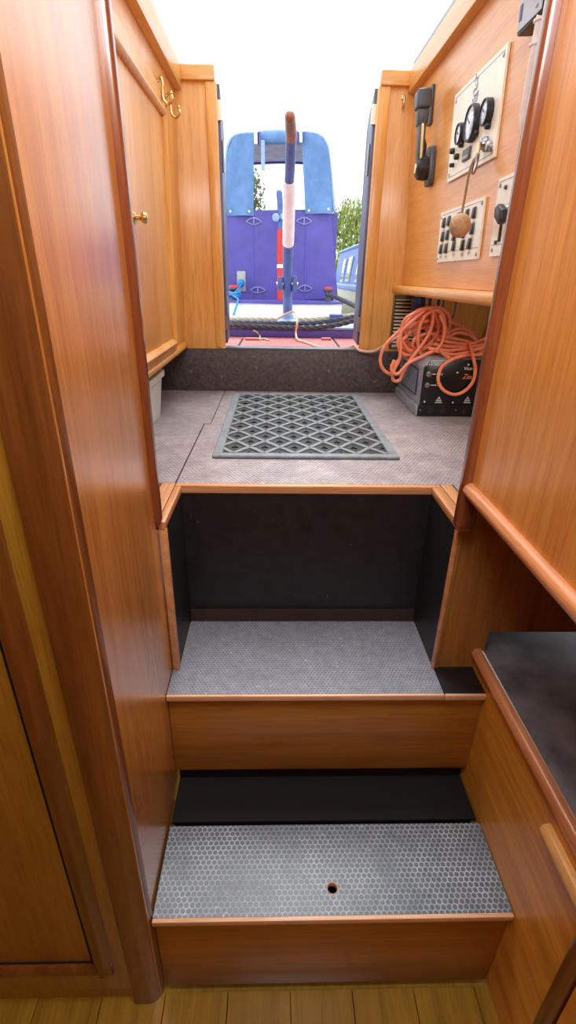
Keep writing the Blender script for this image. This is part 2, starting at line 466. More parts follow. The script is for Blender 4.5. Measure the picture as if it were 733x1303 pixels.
MB().box(xl0-.0005, xr1+.008, YK+.003, YK+.018, .7905, RZ).build('rim', W_RIMX, t, bevel=.0018)
MB().box(xl0-.0005, xl1+.0015, YB-.010, YB+.003, Z2+.001, .800).build('front_edge', W_RIM, t, bevel=.002)
MB().box(xr0-.0012, xr0+.005, YB-.010, YB+.003, Z2+.001, .800).build('front_edge', W_RAIL, t, bevel=.0015)
MB().box(xr0+.0055, .3345, YB-.008, YB+.003, Z2+.001, .800).build('front_edge', W_PANEL, t, bevel=.001)
# oak bulkhead to the right of the well
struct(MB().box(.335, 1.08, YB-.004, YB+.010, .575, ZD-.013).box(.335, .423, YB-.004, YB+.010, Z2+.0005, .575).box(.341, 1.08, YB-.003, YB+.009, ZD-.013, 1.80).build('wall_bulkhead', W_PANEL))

# ------------------------------------------------------------------ tall cupboard on the left
YF = .452
t = thing('tall_cupboard', 'tall varnished cupboard on the left with plain side and moulded front door', 'cupboard', (-.5, .6, 0))
MB().box(XL-.022, XL, YF+.004, .762, 0.0, 1.80).box(XL-.022, XL, .762, .79, 0, .798).build('side_panel', W_SIDE_L, t)
MB().box(-.225, XL+.011, .757, .779, ZD+.002, 1.80).build('edge_trim', W_TRIM, t, bevel=.0075, seg=4)
# near corner post, quarter round
ct = MB(); R_ = .026; pr = []
x1 = XL+.003
for k in range(9):
    q = PI/2*k/8
    pr.append((x1-R_+R_*math.sin(q), YF-.008+R_-R_*math.cos(q), 0))
poly = [(x1-.048, YF+.018, 0), (x1-.048, YF-.008, 0)] + pr
ct.prism(poly, (0,0,1.80)); ct.build('corner_post', W_TRIMD, t, angle=40)
XE = x1-.049
MB().box(-1.0, XE, YF+.004, YF+.022, 0.0, 1.80).build('face_frame', W_FRONT, t)
dr = MB().box(-.98, XE-.002, YF-.003, YF+.0035, .045, 1.78).build('door', W_FRONT, t, bevel=.002)
def mould(m_, p, q, out, wdir, w=.022, h=.012):
    """a rounded moulding strip from p to q; out = away from the face, wdir = across"""
    p = V(p); q = V(q); out = V(out); wd = V(wdir)
    prof = [(-w/2,0),(-w/2,h*.45),(-w*.32,h*.85),(-.05*w,h),(w*.22,h*.8),(w*.42,h*.35),(w/2,h*.12),(w/2,0)]
    m_.prism([p+wd*a+out*b_ for a, b_ in prof], q-p)
mx = at(143, 1241, y=YF-.01)
mo = MB()
mould(mo, (mx.x-.012, YF-.003, mx.z), (mx.x-.012, YF-.003, 1.70), (0,-1,0), (1,0,0), .030, .012)
mould(mo, (-.95, YF-.003, mx.z+.012), (mx.x+.002, YF-.003, mx.z+.012), (0,-1,0), (0,0,-1), .030, .012)
mo.build('moulding', W_TRIMD, dr)
MB().box(mx.x-.033, mx.x-.0275, YF-.0042, YF-.0032, mx.z+.028, 1.70).box(-.95, mx.x-.0275, YF-.0042, YF-.0032, mx.z+.0275, mx.z+.032).build('moulding_shade', BLACK, dr)  # black strip drawn as groove shade along the moulding's inner edge
# ------------------------------------------------------------------ right: overhead cupboard and bench
XP = .321
t = thing('overhead_cupboard', 'varnished overhead cupboard on the right with rounded lower rail', 'cupboard', (.6, .3, .88))
MB().box(XP, XP+.018, -.6, .745, .892, 1.80).build('side_panel', W_SIDE_R, t)
MB().box(XP-.014, XP+.016, .7455, .768, ZD+.0025, 1.80).build('edge_trim', W_TRIM, t, bevel=.007, seg=4)
bt = MB(); pts = [(XP+.001, -.6, .892), (XP+.001, .752, .892)]
bt.tube(spline([(XP-.001,-.6,.890),(XP-.001,0,.890),(XP-.001,.745,.890)]), .0125, 16)
bt.ball((XP-.001,.745,.890), .0125, 16)
bt.build('rail', W_RAIL, t)
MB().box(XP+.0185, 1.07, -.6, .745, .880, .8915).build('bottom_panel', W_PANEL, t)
t = thing('bench_seat', 'low oak bench on the right with scuffed black top and rounded front rail', 'bench', (.7, .2, 0))
yE = at(733, 1188, x=XR).y
MB().box(XR, XR+.016, yE, .90, 0, .508).build('front_panel', W_BENCH, t)
MB().box(XR+.012, 1.07, -.9, .99, .508, .524).build('seat_top', VINYL, t, bevel=.003)
rl = MB(); rl.tube([(XR+.003,-.9,.522),(XR+.003,.776,.522)], .0130, 16); rl.ball((XR+.003,.776,.522), .0130, 12)
rl.build('rail', W_RAIL, t)
cpst = MB().box(XR-.006, XR+.02, yE-.026, yE-.0005, 0, .508).build('corner_post', W_TRIMD, t, bevel=.008, seg=4)
MB().box(XR, XR+.016, -.9, yE-.030, 0, .508).build('front_panel', W_BENCH, t)
# wooden finger pull on the drawer face
pa = at(691, 1047, x=XR-.012); pb = at(733, 1135, x=XR-.012)
pl = MB(); zc = .455
za = pa.z; 
prof = [(0,.016),(-.012,.014),(-.017,.004),(-.013,-.010),(0,-.014)]
yA = pa.y; yB_ = .12
pl.prism([(XR+a, yA, za-.014+b_) for a, b_ in prof], (0, yB_-yA, 0))
pl.build('finger_pull', W_PULL, t, bevel=.003)

# ------------------------------------------------------------------ cockpit cupboard (left), leaning inwards
def lx(z): return -.322 + (z-.975)*.028         # left face
ZC0, ZC1 = .972, 1.695
t = thing('cockpit_cupboard', 'honey oak wall cupboard left of the stern door with brass knob', 'cupboard', (-.45, 1.3, .972))
def lpt(y, z, out=0): return V((lx(z)+out, y, z))
MB().prism([(lx(ZC0),.79,ZC0),(lx(1.752)-.0,.79,1.752),(-.79,.79,1.752),(-.79,.79,ZC0)], (0,YE-.001-.79,0)).build('carcass', W_COCK, t)
def lface(u, v, out=0):
    p0 = V((lx(1.0)+out, 1, 1.0)); n = V((1, 0, -.028)).normalized()
    return at_plane(u, v, p0, n)
pT = lface(195, 133); pB = lface(221, 431)
ym = (pT.y+pB.y)/2; z_t, z_b = pT.z, pB.z-.004
y_near = .92
dr = MB()
dd = .010
dr.prism([lpt(y_near-.05, z_b-.045), lpt(ym+.05, z_b-.045), lpt(ym+.05, z_t+.05), lpt(y_near-.05, z_t+.05)], (dd,0,0))
dro = dr.build('door', W_COCK, t, bevel=.002)
mo = MB()
o3 = V((1,0,-.028)).normalized()
mould(mo, lpt(ym, z_b, dd), lpt(ym, z_t, dd), o3, V((0,1,0)), .022, .012)
mould(mo, lpt(y_near, z_b, dd), lpt(y_near, z_t, dd), o3, V((0,1,0)), .022, .012)
mould(mo, lpt(y_near, z_t, dd), lpt(ym, z_t, dd), o3, V((.028,0,1)), .022, .012)
mould(mo, lpt(y_near, z_b, dd), lpt(ym, z_b, dd), o3, V((.028,0,1)), .022, .012)
mo.build('moulding', W_COCK, dro)
kp = lface(171, 277, dd)
MB().lathe([(.011,0),(.011,.002),(.0055,.004),(.005,.013),(.010,.017),(.0115,.022),(.009,.027),(.003,.029)], kp, (1,0,0), 20).build('knob', BRASS, dro)
bt = MB(); bt.tube([lpt(.80, ZC0+.004, .001), lpt(YE-.006, ZC0+.004, .001)], .012, 14); bt.build('rail', W_COCK_Y, t)
# coamings along both sides of the hatch
def coaming(n, xo, s, zb_, zt_):
    m_ = MB()
    a, b_ = xo, xo+s*.022
    m_.box(min(a-s*.3, b_), max(a-s*.3, b_), .42, YE-.013, zb_, zt_)
    return struct(m_.build('trim_%d' % n, W_COCK_Y, bevel=.002))
coaming(7, lx(1.69)+.001, 1, 1.692, 1.752)
# ------------------------------------------------------------------ right wall with panels
def rx(z): return .434 - (z-1.175)*.042
ZL = 1.182
struct(MB().prism([(rx(ZL),.79,ZL),(rx(1.752),.79,1.752),(rx(1.752)+.03,.79,1.752),(rx(ZL)+.03,.79,ZL)], (0,YE-.001-.79,0)).build('wall_starboard', wood('honey_oak_figured', (240,174,90), (224,148,66), 'y', .34, figure=.6)))
coaming(8, rx(1.70)-.001, -1, 1.697, 1.752)
struct(MB().box(-.36, lx(1.69)+.014, .42, YE-.013, 1.7525, 1.768).build('trim_9', GREYM, bevel=.002))
struct(MB().box(rx(1.7)-.016, .47, .42, YE-.013, 1.7525, 1.772).build('trim_10', GREYM, bevel=.002))
# roof over the side decks
struct(MB().box(-1.05, -.361, .42, YE+.03, 1.753, 1.775).build('ceiling', W_COCK_Y))
struct(MB().box(.471, 1.15, .42, YE+.03, 1.753, 1.775).build('ceiling', W_COCK_Y))
# ledge under the control panels
lg = MB().box(.398, .60, .79, YE-.002, 1.156, 1.181)
struct(lg.build('trim_11', W_COCK_Y, bevel=.009, seg=4))
# planked lining of the recess under the ledge
pk = MB(); sl = (.10/.36)
for i in range(9):
    y0 = .80+i*.118
    pk.hexa([(0.675,y0,.83),(0.675,y0+.108,.83),(0.695,y0+.108,.83),(0.695,y0,.83),(0.775,y0,1.155),(0.775,y0+.108,1.155),(0.795,y0+.108,1.155),(0.795,y0,1.155)])
pb0 = MB(); pb0.hexa([(0.688,.79,.82),(0.688,YE,.82),(0.710,YE,.82),(0.710,.79,.82),(0.790,.79,1.155),(0.790,YE,1.155),(0.810,YE,1.155),(0.810,.79,1.155)])
struct(pb0.build('wall_lining_back', BLACK))
struct(pk.build('wall_lining', wood('lining_oak', (232,156,86), (204,124,62), 'z', .4), bevel=.003))
struct(MB().box(.97, 1.01, .79, YE+.03, ZD-.05, 1.752).build('wall_hull', PLY_BLACK))

RN = V((-1, 0, -.042)).normalized(); RY = V((0,1,0)); RU = V((-.042,0,1)).normalized()
def rw(y, z, out=0): return V((rx(z), y, z)) + RN*out
def rface(u, v, out=0):
    return at_plane(u, v, rw(1.0, 1.2, out), RN)
def rquad(px, out0, out1):
    a = [rface(u, v, out1) for u, v in px]
    return a
def panel_plate(name, px, parent, mat=CREAM, th=.005):
    ps = [rface(u, v, th) for u, v in px]
    # straighten to a rectangle on the wall: mean edges
    y0 = (ps[0].y+ps[3].y)/2; y1 = (ps[1].y+ps[2].y)/2; zt_ = (ps[0].z+ps[1].z)/2; zb_ = (ps[2].z+ps[3].z)/2
    q = [rw(y0, zb_, .0005), rw(y1, zb_, .0005), rw(y1, zt_, .0005), rw(y0, zt_, .0005)]
    MB().prism(q, RN*th).build(name, mat, parent, bevel=.0008, seg=1)
    return y0, y1, zb_, zt_
def screw(y, z, out, parent):
    MB().lathe([(.0042,0),(.004,.0012),(.002,.0018)], rw(y,z,out), RN, 10).build('screw', STEEL, parent)
def frame_line(y0, y1, z0, z1, parent, th):
    for a, b_, c_, d_ in ((y0,y1,z0,z0+.0008),(y0,y1,z1-.0008,z1)):
        MB().prism([rw(a,c_,th), rw(b_,c_,th), rw(b_,d_,th), rw(a,d_,th)], RN*.0003).build('border_line', GREY_PL, parent)
# instrument panel
t = thing('instrument_panel', 'large cream instrument panel with three round dials by the hatch', 'instrument panel', rface(605, 140))
y0, y1, z0, z1 = panel_plate('plate', [(580.5,118.7),(648.5,53),(628,201),(568,233)], t)
print('INSTR', y0, y1, z0, z1)
th = .0056
sy = 1 if y1 > y0 else -1
for yy in (y0+sy*.014, y1-sy*.014):
    for zz in (z0+.014, z1-.014): screw(yy, zz, th, t)
def gauge(u, v, r):
    c = rface(u, v, th+.012); c = rw(c.y, c.z, th)
    g_ = MB().lathe([(r,0),(r,.009),(r*.97,.013),(r*.88,.0135),(r*.86,.0105),(r*.2,.010)], c, RN, 32).build('gauge', BLK_PL, t)
    MB().lathe([(r*.855,.0107),(r*.4,.0111),(.0005,.0112)], c, RN, 32).build('dial_face', DIAL, g_)
    nd = MB(); a0 = .7
    e1 = RY*math.cos(a0)+RU*math.sin(a0); e2 = RN.cross(e1)
    cc = c+RN*.0117
    nd.prism([cc-e2*.0012, cc+e1*r*.7, cc+e2*.0012], RN*.0006)
    for k in range(9):
        q = -.6+k*.55
        d1 = RY*math.cos(q)+RU*math.sin(q); d2 = RN.cross(d1)
        nd.prism([cc+d1*r*.62-d2*.0006, cc+d1*r*.76-d2*.0006, cc+d1*r*.76+d2*.0006, cc+d1*r*.62+d2*.0006], RN*.0004)
    nd.build('scale_and_needle', GREY_PL, g_)
gauge(597, 156.5, .0330); gauge(582.5, 170, .0205); gauge(615.5, 142, .0225)
def knob(u, v, r, mat=BLK_PL, h=.010, name='indicator'):
    c = rface(u, v, .01); c = rw(c.y, c.z, th)
    MB().lathe([(r,0),(r,h*.8),(r*.8,h),(.001,h)], c, RN, 18).build(name, mat, t)
for u, v in ((586.5,183),(605.5,169),(620.5,159)): knob(u, v, .0068)
for u, v in ((575.5,192),(581,199)): knob(u, v, .0062)
knob(575, 210, .0045)
c = rface(595, 196, .005); c = rw(c.y, c.z, th)
hm = MB().prism([c-RY*.024-RU*.0115, c+RY*.024-RU*.0115, c+RY*.024+RU*.0115, c-RY*.024+RU*.0115], RN*.004).build('hour_meter', GREY_PL, t, bevel=.002)
MB().prism([c-RY*.020-RU*.009+RN*.0042, c+RY*.020-RU*.009+RN*.0042, c+RY*.020-RU*.001+RN*.0042, c-RY*.020-RU*.001+RN*.0042], RN*.0005).build('counter_window', FACE, hm)
dg = MB()
for k in range(5):
    cc = c+RY*(-.0155+k*.0078)-RU*.005+RN*.0048
    dg.prism([cc-RY*.0018-RU*.0028, cc+RY*.0018-RU*.0028, cc+RY*.0018+RU*.0028, cc-RY*.0018+RU*.0028], RN*.0003)
dg.build('digits', WHITE_INK, hm)
ck = rface(616, 183, .01); ck = rw(ck.y, ck.z, th)
MB().lathe([(.013,0),(.013,.004),(.010,.007),(.009,.012),(.004,.0125)], ck, RN, 20).build('key_switch', STEEL, t)
ck2 = rface(622, 186, .01); ck2 = rw(ck2.y, ck2.z, th)
MB().lathe([(.009,0),(.009,.006),(.006,.010),(.002,.0105)], ck2, RN, 16).build('push_button', STEEL, t)
# pale blue crest printed at the top: a ring with a small swimming bird shape over waves
ce = rface(606, 112, .006); ce = rw(ce.y, ce.z, th)
em = MB()
for zz, w_, ph in ((-.016,.018,0),(-.022,.014,1.2)):
    em.tube([ce+RY*(w_*(k/8-1))+RU*(zz+.002*math.sin(k*1.6+ph)) for k in range(17)], .0011, 5)
em.tube(spline([ce+RY*a+RU*b_ for a, b_ in ((-.016,-.008),(-.006,-.011),(.008,-.010),(.014,-.003),(.006,.001),(-.002,-.001),(-.006,.006),(-.002,.014),(-.007,.016))], 5), .0018, 6)
em.tube(spline([ce+RY*a+RU*b_ for a, b_ in ((.004,.006),(.012,.014),(.006,.022),(.013,.027))], 5), .0014, 6)
em.build('crest', BLUE_INK, t)
frame_line(y0+sy*.008, y1-sy*.008, z0+.008, z1-.008, t, th)
# key and cork float
key_top = ck + RN*.014
bc = at(585.5, 287, x=key_top.x-.018)
bc = V((key_top.x-.006, key_top.y, bc.z))
bc = at_plane(585.5, 287, V((key_top.x-.022, 0, 0)), V((1,0,0)))
t = thing('key_float', 'round cork key float hanging on a cord from the ignition key', 'key float', (bc.x, bc.y, bc.z-.022))
kb = MB().prism([key_top+RY*a+RU*b_ for a, b_ in ((-.007,.003),(.007,.003),(.011,-.008),(.007,-.020),(-.007,-.020),(-.011,-.008))], RN*.0025)
kb.cyl(key_top-RN*.012, key_top+RN*.001, .0035, n=8)
kb.build('key', BRASS, t)
ln = spline([key_top+RN*.001-RU*.018, key_top*.7+bc*.3+V((0,0,.004))+RN*.006, key_top*.35+bc*.65+RN*.004, bc+V((0,0,.018))], 6)
MB().tube(ln, .0024, 8).build('cord', CORD, t)
cl = MB().lathe([(.0045,0),(.0055,.01),(.005,.032),(.003,.036)], key_top-RU*.016+RN*.001, (bc-key_top).normalized(), 10)
cl.build('clip', STEEL, t)
MB().ball(bc, .0215, 24, (1,1,1.06)).build('ball', CORK, t)
# switch panel
t = thing('switch_panel', 'smaller cream panel with rows of black rocker switches behind the cork float', 'switch panel', rface(586, 300))
y0, y1, z0, z1 = panel_plate('plate', [(562,272),(619.5,247.6),(606,329),(555,335)], t)
print('SW', y0, y1, z0, z1)
sy = 1 if y1 > y0 else -1
for yy in (y0+sy*.010, y1-sy*.010):
    for zz in (z0+.010, z1-.010): screw(yy, zz, th, t)
frame_line(y0+sy*.006, y1-sy*.006, z0+.022, z1-.006, t, th)
z_ = lambda px: px
for r_, row in enumerate([[(565.5,283.5),(572,281),(584,277),(595,273),(604,270.5)], [(563.8,301),(570,299),(578.5,300),(590,296),(601.5,291)], [(561.5,317),(568,316),(577.8,313),(589,312),(597.8,310)]]):
    for u, v in row:
        c = rface(u, v, .006); c = rw(c.y, c.z, th)
        w_, h_ = .0090, .0110
        s_ = MB().prism([c-RY*w_-RU*h_, c+RY*w_-RU*h_, c+RY*w_+RU*h_, c-RY*w_+RU*h_], RN*.003)
        so = s_.build('rocker_switch', GREY_PL, t, bevel=.0012)
        w2, h2 = .0068, .0095
        MB().hexa([c-RY*w2-RU*h2+RN*.003, c+RY*w2-RU*h2+RN*.003, c+RY*w2+RU*h2+RN*.003, c-RY*w2+RU*h2+RN*.003,
                   c-RY*w2-RU*h2+RN*.0060, c+RY*w2-RU*h2+RN*.0060, c+RY*w2+RU*h2+RN*.0035, c-RY*w2+RU*h2+RN*.0035]).build('rocker', BLK_PL, so, bevel=.0008)
        c3 = c-RU*.0185
        MB().prism([c3-RY*.009-RU*.0028, c3+RY*.009-RU*.0028, c3+RY*.009+RU*.0028, c3-RY*.009+RU*.0028], RN*.0006).build('name_tag', plain('tag_grey', (206,202,184), .5) if 'tag_grey' not in bpy.data.materials else bpy.data.materials['tag_grey'], so)
# third panel, half hidden by the right-hand cupboard
t = thing('control_panel', 'cream control panel with a black selector, half hidden by the right cupboard edge', 'control panel', rface(640, 280))
pz = [rface(636,227,th), rface(621,327,th)]
yl = (pz[0].y+pz[1].y)/2; z1 = pz[0].z; z0 = pz[1].z; y1 = yl-.19
q = [rw(y1, z0, .0005), rw(yl, z0, .0005), rw(yl, z1, .0005), rw(y1, z1, .0005)]
MB().prism(q, RN*.005).build('plate', CREAM, t, bevel=.0008, seg=1)
for yy in (yl-.012, y1+.012):
    for zz in (z0+.012, z1-.012): screw(yy, zz, th, t)
frame_line(y1+.006, yl-.006, z0+.02, z1-.006, t, th)
c = rface(647, 271, .012); c = rw(c.y, c.z, th)
sb = MB().lathe([(.020,0),(.020,.004),(.014,.010),(.012,.016),(.003,.017)], c, RN, 20).build('selector_base', GREYM, t)
MB().prism([c+RY*a+RU*b_+RN*.014 for a, b_ in ((-.020,-.012),(-.006,-.018),(.016,-.004),(.019,.010),(.006,.016),(-.016,.004))], RN*.012).build('selector_knob', BLK_PL, sb, bevel=.002)
c = rface(638, 289, .005); c = rw(c.y, c.z, th)
MB().prism([c-RY*.005-RU*.024, c+RY*.005-RU*.024, c+RY*.005+RU*.024, c-RY*.005+RU*.024], RN*.002).build('slot', BLK_PL, t, bevel=.001)
for u, v in ((645,238),(632,308)):
    c = rface(u, v, .005); c = rw(c.y, c.z, th)
    MB().lathe([(.004,0),(.003,.004),(.001,.0042)], c, RN, 12).build('indicator', GREY_PL, t)
# throttle control
bz = rface(548, 212, .012)
t = thing('throttle_lever', 'black throttle control lever standing upright beside the instrument panel', 'throttle lever', rface(545, 232))
c = rface(549, 212, .004); c = rw(c.y, c.z)
bp = MB(); prof = []
hh, ww = .046, .026
for k in range(20):
    q = 2*PI*k/20
    a, b_ = math.cos(q), math.sin(q)
    prof.append(c + RY*(ww*math.copysign(abs(a)**.55, a)) + RU*(hh*math.copysign(abs(b_)**.45, b_)))
bp.prism(prof, RN*.016); bp.build('base_plate', GREY_PL, t, bevel=.004)
hub = c+RU*(-.004)
MB().lathe([(.026,.016),(.028,.024),(.026,.040),(.018,.046),(.003,.047)], hub, RN, 24).build('hub', BLK_PL, t)
MB().lathe([(.012,.047),(.011,.0485),(.002,.049)], hub, RN, 18).build('hub_cap', BRASS, t)
top = rface(538, 136, .040)
arm0 = hub+RN*.038+RU*.015; arm1 = rw(top.y, top.z-.030, .040)
ax = (arm1-arm0).normalized(); sd = RY
m_ = MB()
for (p_, w_, d_), (p2, w3, d3) in (((arm0,.012,.008),(arm1,.0135,.010)),):
    e = ax.cross(sd).normalized()
    m_.hexa([p_-sd*w_-e*d_, p_+sd*w_-e*d_, p_+sd*w_+e*d_, p_-sd*w_+e*d_, p2-sd*w3-e*d3, p2+sd*w3-e*d3, p2+sd*w3+e*d3, p2-sd*w3+e*d3])
m_.build('arm', GREY_PL, t, bevel=.003)
MB().hexa([arm0+sd*.0125-e*.003, arm0+sd*.0150-e*.003, arm0+sd*.0150+e*.003, arm0+sd*.0125+e*.003, arm1+sd*.0125-e*.003, arm1+sd*.0150-e*.003, arm1+sd*.0150+e*.003, arm1+sd*.0125+e*.003]).hexa(
   [arm0-sd*.0150-e*.003, arm0-sd*.0125-e*.003, arm0-sd*.0125+e*.003, arm0-sd*.0150+e*.003, arm1-sd*.0150-e*.003, arm1-sd*.0125-e*.003, arm1-sd*.0125+e*.003, arm1-sd*.0150+e*.003]).build('inlay', BRASS, t)
gp = MB(); g0 = arm1-ax*.010; g1 = arm1+ax*.026; g2 = arm1+ax*.030; g3 = arm1+ax*.066
def sq(p_, w_, d_, sh=0): return [p_-sd*w_-e*d_+e*sh, p_+sd*w_-e*d_+e*sh, p_+sd*w_+e*d_+e*sh, p_-sd*w_+e*d_+e*sh]
gp.hexa(sq(g0,.015,.013)+sq(g1,.018,.016)); gp.hexa(sq(g2-ax*.004,.022,.019)+sq(g3,.021,.018))
gp.build('grip', GREY_PL, t, bevel=.006, seg=3)
mp_ = rface(548, 133, .004); mp_ = rw(mp_.y, mp_.z, 0)
MB().prism([mp_+RY*a+RU*b_ for a, b_ in ((-.018,-.045),(.018,-.045),(.018,.04),(-.018,.04))], RN*.008).build('cable_cover', GREY_PL, t, bevel=.003)
MB().tube(spline([g0+e*.004, arm0*.5+arm1*.5+sd*.03-RN*.02, hub+RN*.02+sd*.024+RU*.03, hub+RN*.01+sd*.02], 8), .0045, 8).build('cable', BLK_PL, t)
# battery monitor box and white conduit near the cupboard edge
pa = rface(656.5, 46, .0); pb = rface(690, 16, .0)
t = thing('battery_monitor', 'grey framed battery monitor box fixed high up on the right wall', 'monitor', rw((pa.y+pb.y)/2, pa.z, 0))
pa2 = rface(656.5, 44, .028); pb2 = rface(690, 15, .028)
ya, yb2, zb_ = pa2.y, pb2.y, (pa2.z+pb2.z)/2
q = [rw(yb2, zb_, .001), rw(ya, zb_, .001), rw(ya, zb_+.085, .001), rw(yb2, zb_+.085, .001)]
MB().prism(q, RN*.026).build('case', BLK_PL, t, bevel=.003)
i_ = .004
q = [rw(yb2+i_, zb_+i_, .0272), rw(ya-i_, zb_+i_, .0272), rw(ya-i_, zb_+.081, .0272), rw(yb2+i_, zb_+.081, .0272)]
fo = MB().prism(q, RN*.0012).build('front', plain('monitor_front', (176,180,188), .35), t)
cc = rw(ya-.012, zb_+.026, .0286)
MB().prism([cc-RY*.004-RU*.010, cc+RY*.004-RU*.010, cc+RY*.004+RU*.010, cc-RY*.004+RU*.010], RN*.0008).build('button', BLUE_PL, fo)
p0 = at(667, 146, x=.398)
t = thing('cable_conduit', 'white cable conduit with binding rings running up beside the right cupboard', 'conduit', p0)
p1 = V((p0.x, p0.y, 1.74))
MB().tube([p0+V((0,.004,-.02)), p0, p1], [.002,.0075,.0075], 12).build('pipe', WHITE, t)
p1b = rface(690, 50, .012)
for zz in (p1b.z-.01, p1b.z+.018, p1b.z+.035):
    MB().lathe([(.0076,0),(.0104,.001),(.0104,.004),(.0076,.005)], (p0.x, p0.y, zz), (0,0,1), 16).build('ring', WHITE if zz < p1b.z+.03 else GREYM, t)
# ------------------------------------------------------------------ brass hooks
def hook(loc, s=1.0):
    h = thing('coat_hook', 'brass coat hook on the left wall under the coaming, further from the stern door', 'hook', loc, None)
    return h
hp1 = lface(200, 112, 0); hp2 = lface(211, 131, 0)
h1 = hook(lpt(hp1.y, hp1.z, .0))
b0 = V(h1.location)
k_ = 1.0
MB().lathe([(.011,0),(.010,.003),(.004,.004)], b0, (1,0,0), 16).build('plate', BRASS, h1)
MB().tube(spline([b0+V(q) for q in ((.002,0,.014),(.010,0,.022),(.014,0,.010),(.012,0,-.006),(.014,0,-.024),(.026,0,-.032),(.036,0,-.022),(.034,0,-.010))], 6), .0035, 8).ball(b0+V((.034,0,-.009)), .005, 10).ball(b0+V((.002,0,.014)), .0045, 10).build('hook', BRASS, h1)
h2 = copy_tree(h1); h2.location = lpt(hp2.y, hp2.z, .0); h2['label'] = 'brass coat hook on the left wall in the corner by the stern door'
for o_ in (h1, h2): o_['group'] = 'brass hooks under the left coaming'
hb = at(513, 128, y=YE)
t = thing('key_hook', 'small brass cup hook on the right-hand board of the stern door', 'hook', (hb.x, YE+.002, hb.z))
MB().lathe([(.007,0),(.006,.002),(.003,.003)], (hb.x, YE+.002, hb.z+.008), (0,-1,0), 12).build('plate', BRASS, t)
MB().tube(spline([(hb.x, YE, hb.z+.008),(hb.x, YE-.014, hb.z+.004),(hb.x, YE-.016, hb.z-.012),(hb.x, YE-.010, hb.z-.020),(hb.x, YE-.004, hb.z-.012)], 6), .0032, 8).build('hook', BRASS, t)
kb = at(526, 104, y=YE)
tag(MB().lathe([(.006,0),(.006,.006),(.008,.010),(.006,.016),(.001,.017)], (kb.x, YE+.002, kb.z), (0,-1,0), 14).build('door_stop', GREYM), 'tiny round grey stud high in the corner right of the stern door', 'stud')
# ------------------------------------------------------------------ vent grille under the ledge
a = at(501, 376, y=YE); c = at(499.5, 446, y=YE); b_ = at(530, 376, y=YE)
vx0, vx1, vz0, vz1 = a.x, b_.x+.012, ZT+.004, a.z
t = thing('vent_grille', 'bronze louvred vent grille low on the stern bulkhead behind the cable', 'vent', ((vx0+vx1)/2, YE+.002, vz0))
m_ = MB()
m_.box(vx0, vx0+.008, YE-.006, YE+.0015, vz0, vz1).box(vx1-.008, vx1, YE-.006, YE+.0015, vz0, vz1).box(vx0+.008, vx1-.008, YE-.006, YE+.0015, vz1-.008, vz1).box(vx0+.008, vx1-.008, YE-.006, YE+.0015, vz0, vz0+.008)
m_.build('frame', plain('bronze', (112,92,62), .45, .5), t, bevel=.0015)
MB().box(vx0+.006, vx1-.006, YE-.0005, YE+.0012, vz0+.006, vz1-.006).build('backing', BLACK, t)
m_ = MB(); nsl = 14
for k in range(nsl):
    zz = vz0+.012+(vz1-vz0-.024)*k/(nsl-1)
    m_.hexa([(vx0+.009,YE-.006,zz-.003),(vx1-.009,YE-.006,zz-.003),(vx1-.009,YE-.001,zz+.001),(vx0+.009,YE-.001,zz+.001),
             (vx0+.009,YE-.006,zz-.0005),(vx1-.009,YE-.006,zz-.0005),(vx1-.009,YE-.001,zz+.0035),(vx0+.009,YE-.001,zz+.0035)])
m_.build('louvres', plain('louvre_bronze', (226,214,180), .4, .2), t)
# blue plug under the ledge
p = at(533, 382, y=1.79)
t = thing('power_plug', 'dark blue plug with pale collar hanging under the wooden ledge', 'plug', (p.x, 1.79, p.z-.04))
MB().lathe([(.020,0),(.022,.010),(.022,.040),(.018,.044)], (p.x, 1.79, p.z-.034), (0,0,1), 20).build('body', BLUE_PL, t)
MB().lathe([(.015,0),(.015,.014),(.010,.0145)], (p.x, 1.79, p.z+.0105), (0,0,1), 16).build('collar', CREAM, t)
MB().tube(spline([(p.x,1.79,p.z-.034),(p.x+.01,1.78,p.z-.08),(p.x+.05,1.77,p.z-.12)], 6), .006, 8).build('tail', BLK_PL, t)
# thin wires hanging under the ledge
for k, (u, v, u2_, v2, mt_, lb) in enumerate(((566,378,574,405,GREY_PL,'thin grey wire hanging in a loop under the ledge'), (548,378,552,400,BLK_PL,'black cable hanging under the ledge beside the blue plug'))):
    p = at(u, v, y=1.70); q = at(u2_, v2, y=1.70); r_ = at(u2_+6, v+2, y=1.70)
    tag(MB().tube(spline([(p.x,1.70,1.157),(p.x,1.70,(p.z+q.z)/2),tuple(q),((q.x+r_.x)/2+.006,1.70,(p.z+q.z)/2),(r_.x,1.70,1.157)], 8), .0035+.0015*k, 8).build('hanging_wire', mt_), lb, 'wire')
# ------------------------------------------------------------------ inverter
a = at(531, 529.5, z=ZD); bk = at(507, 503, z=ZD)
iy0, iy1, ix0 = a.y, bk.y, a.x
ix0 = a.x; ix1 = ix0+.275; iz0 = ZD+.001
zt_ = at(548, 457, y=iy0).z
ch = at(538.5, 464, y=iy0)
t = thing('inverter', 'grey metal inverter box with black front standing on the deck under the cable', 'inverter', ((ix0+ix1)/2, (iy0+iy1)/2, iz0))
cz = zt_-.024; cxw = .024
prof = [(ix0+.002, iz0+.002), (ix1-.002, iz0+.002), (ix1-.002, cz), (ix1-cxw, zt_), (ix0+cxw, zt_), (ix0+.002, cz)]
MB().prism([(x_, iy0+.004, z__) for x_, z__ in prof], (0, iy1-iy0-.004, 0)).build('case', CASE, t, bevel=.004)
bz1 = at(531.5, 515, y=iy0).z
ff = MB().prism([(x_, iy0, max(z__, bz1)) for x_, z__ in prof], (0,.0038,0)).build('front_panel', FACE, t, bevel=.0012)
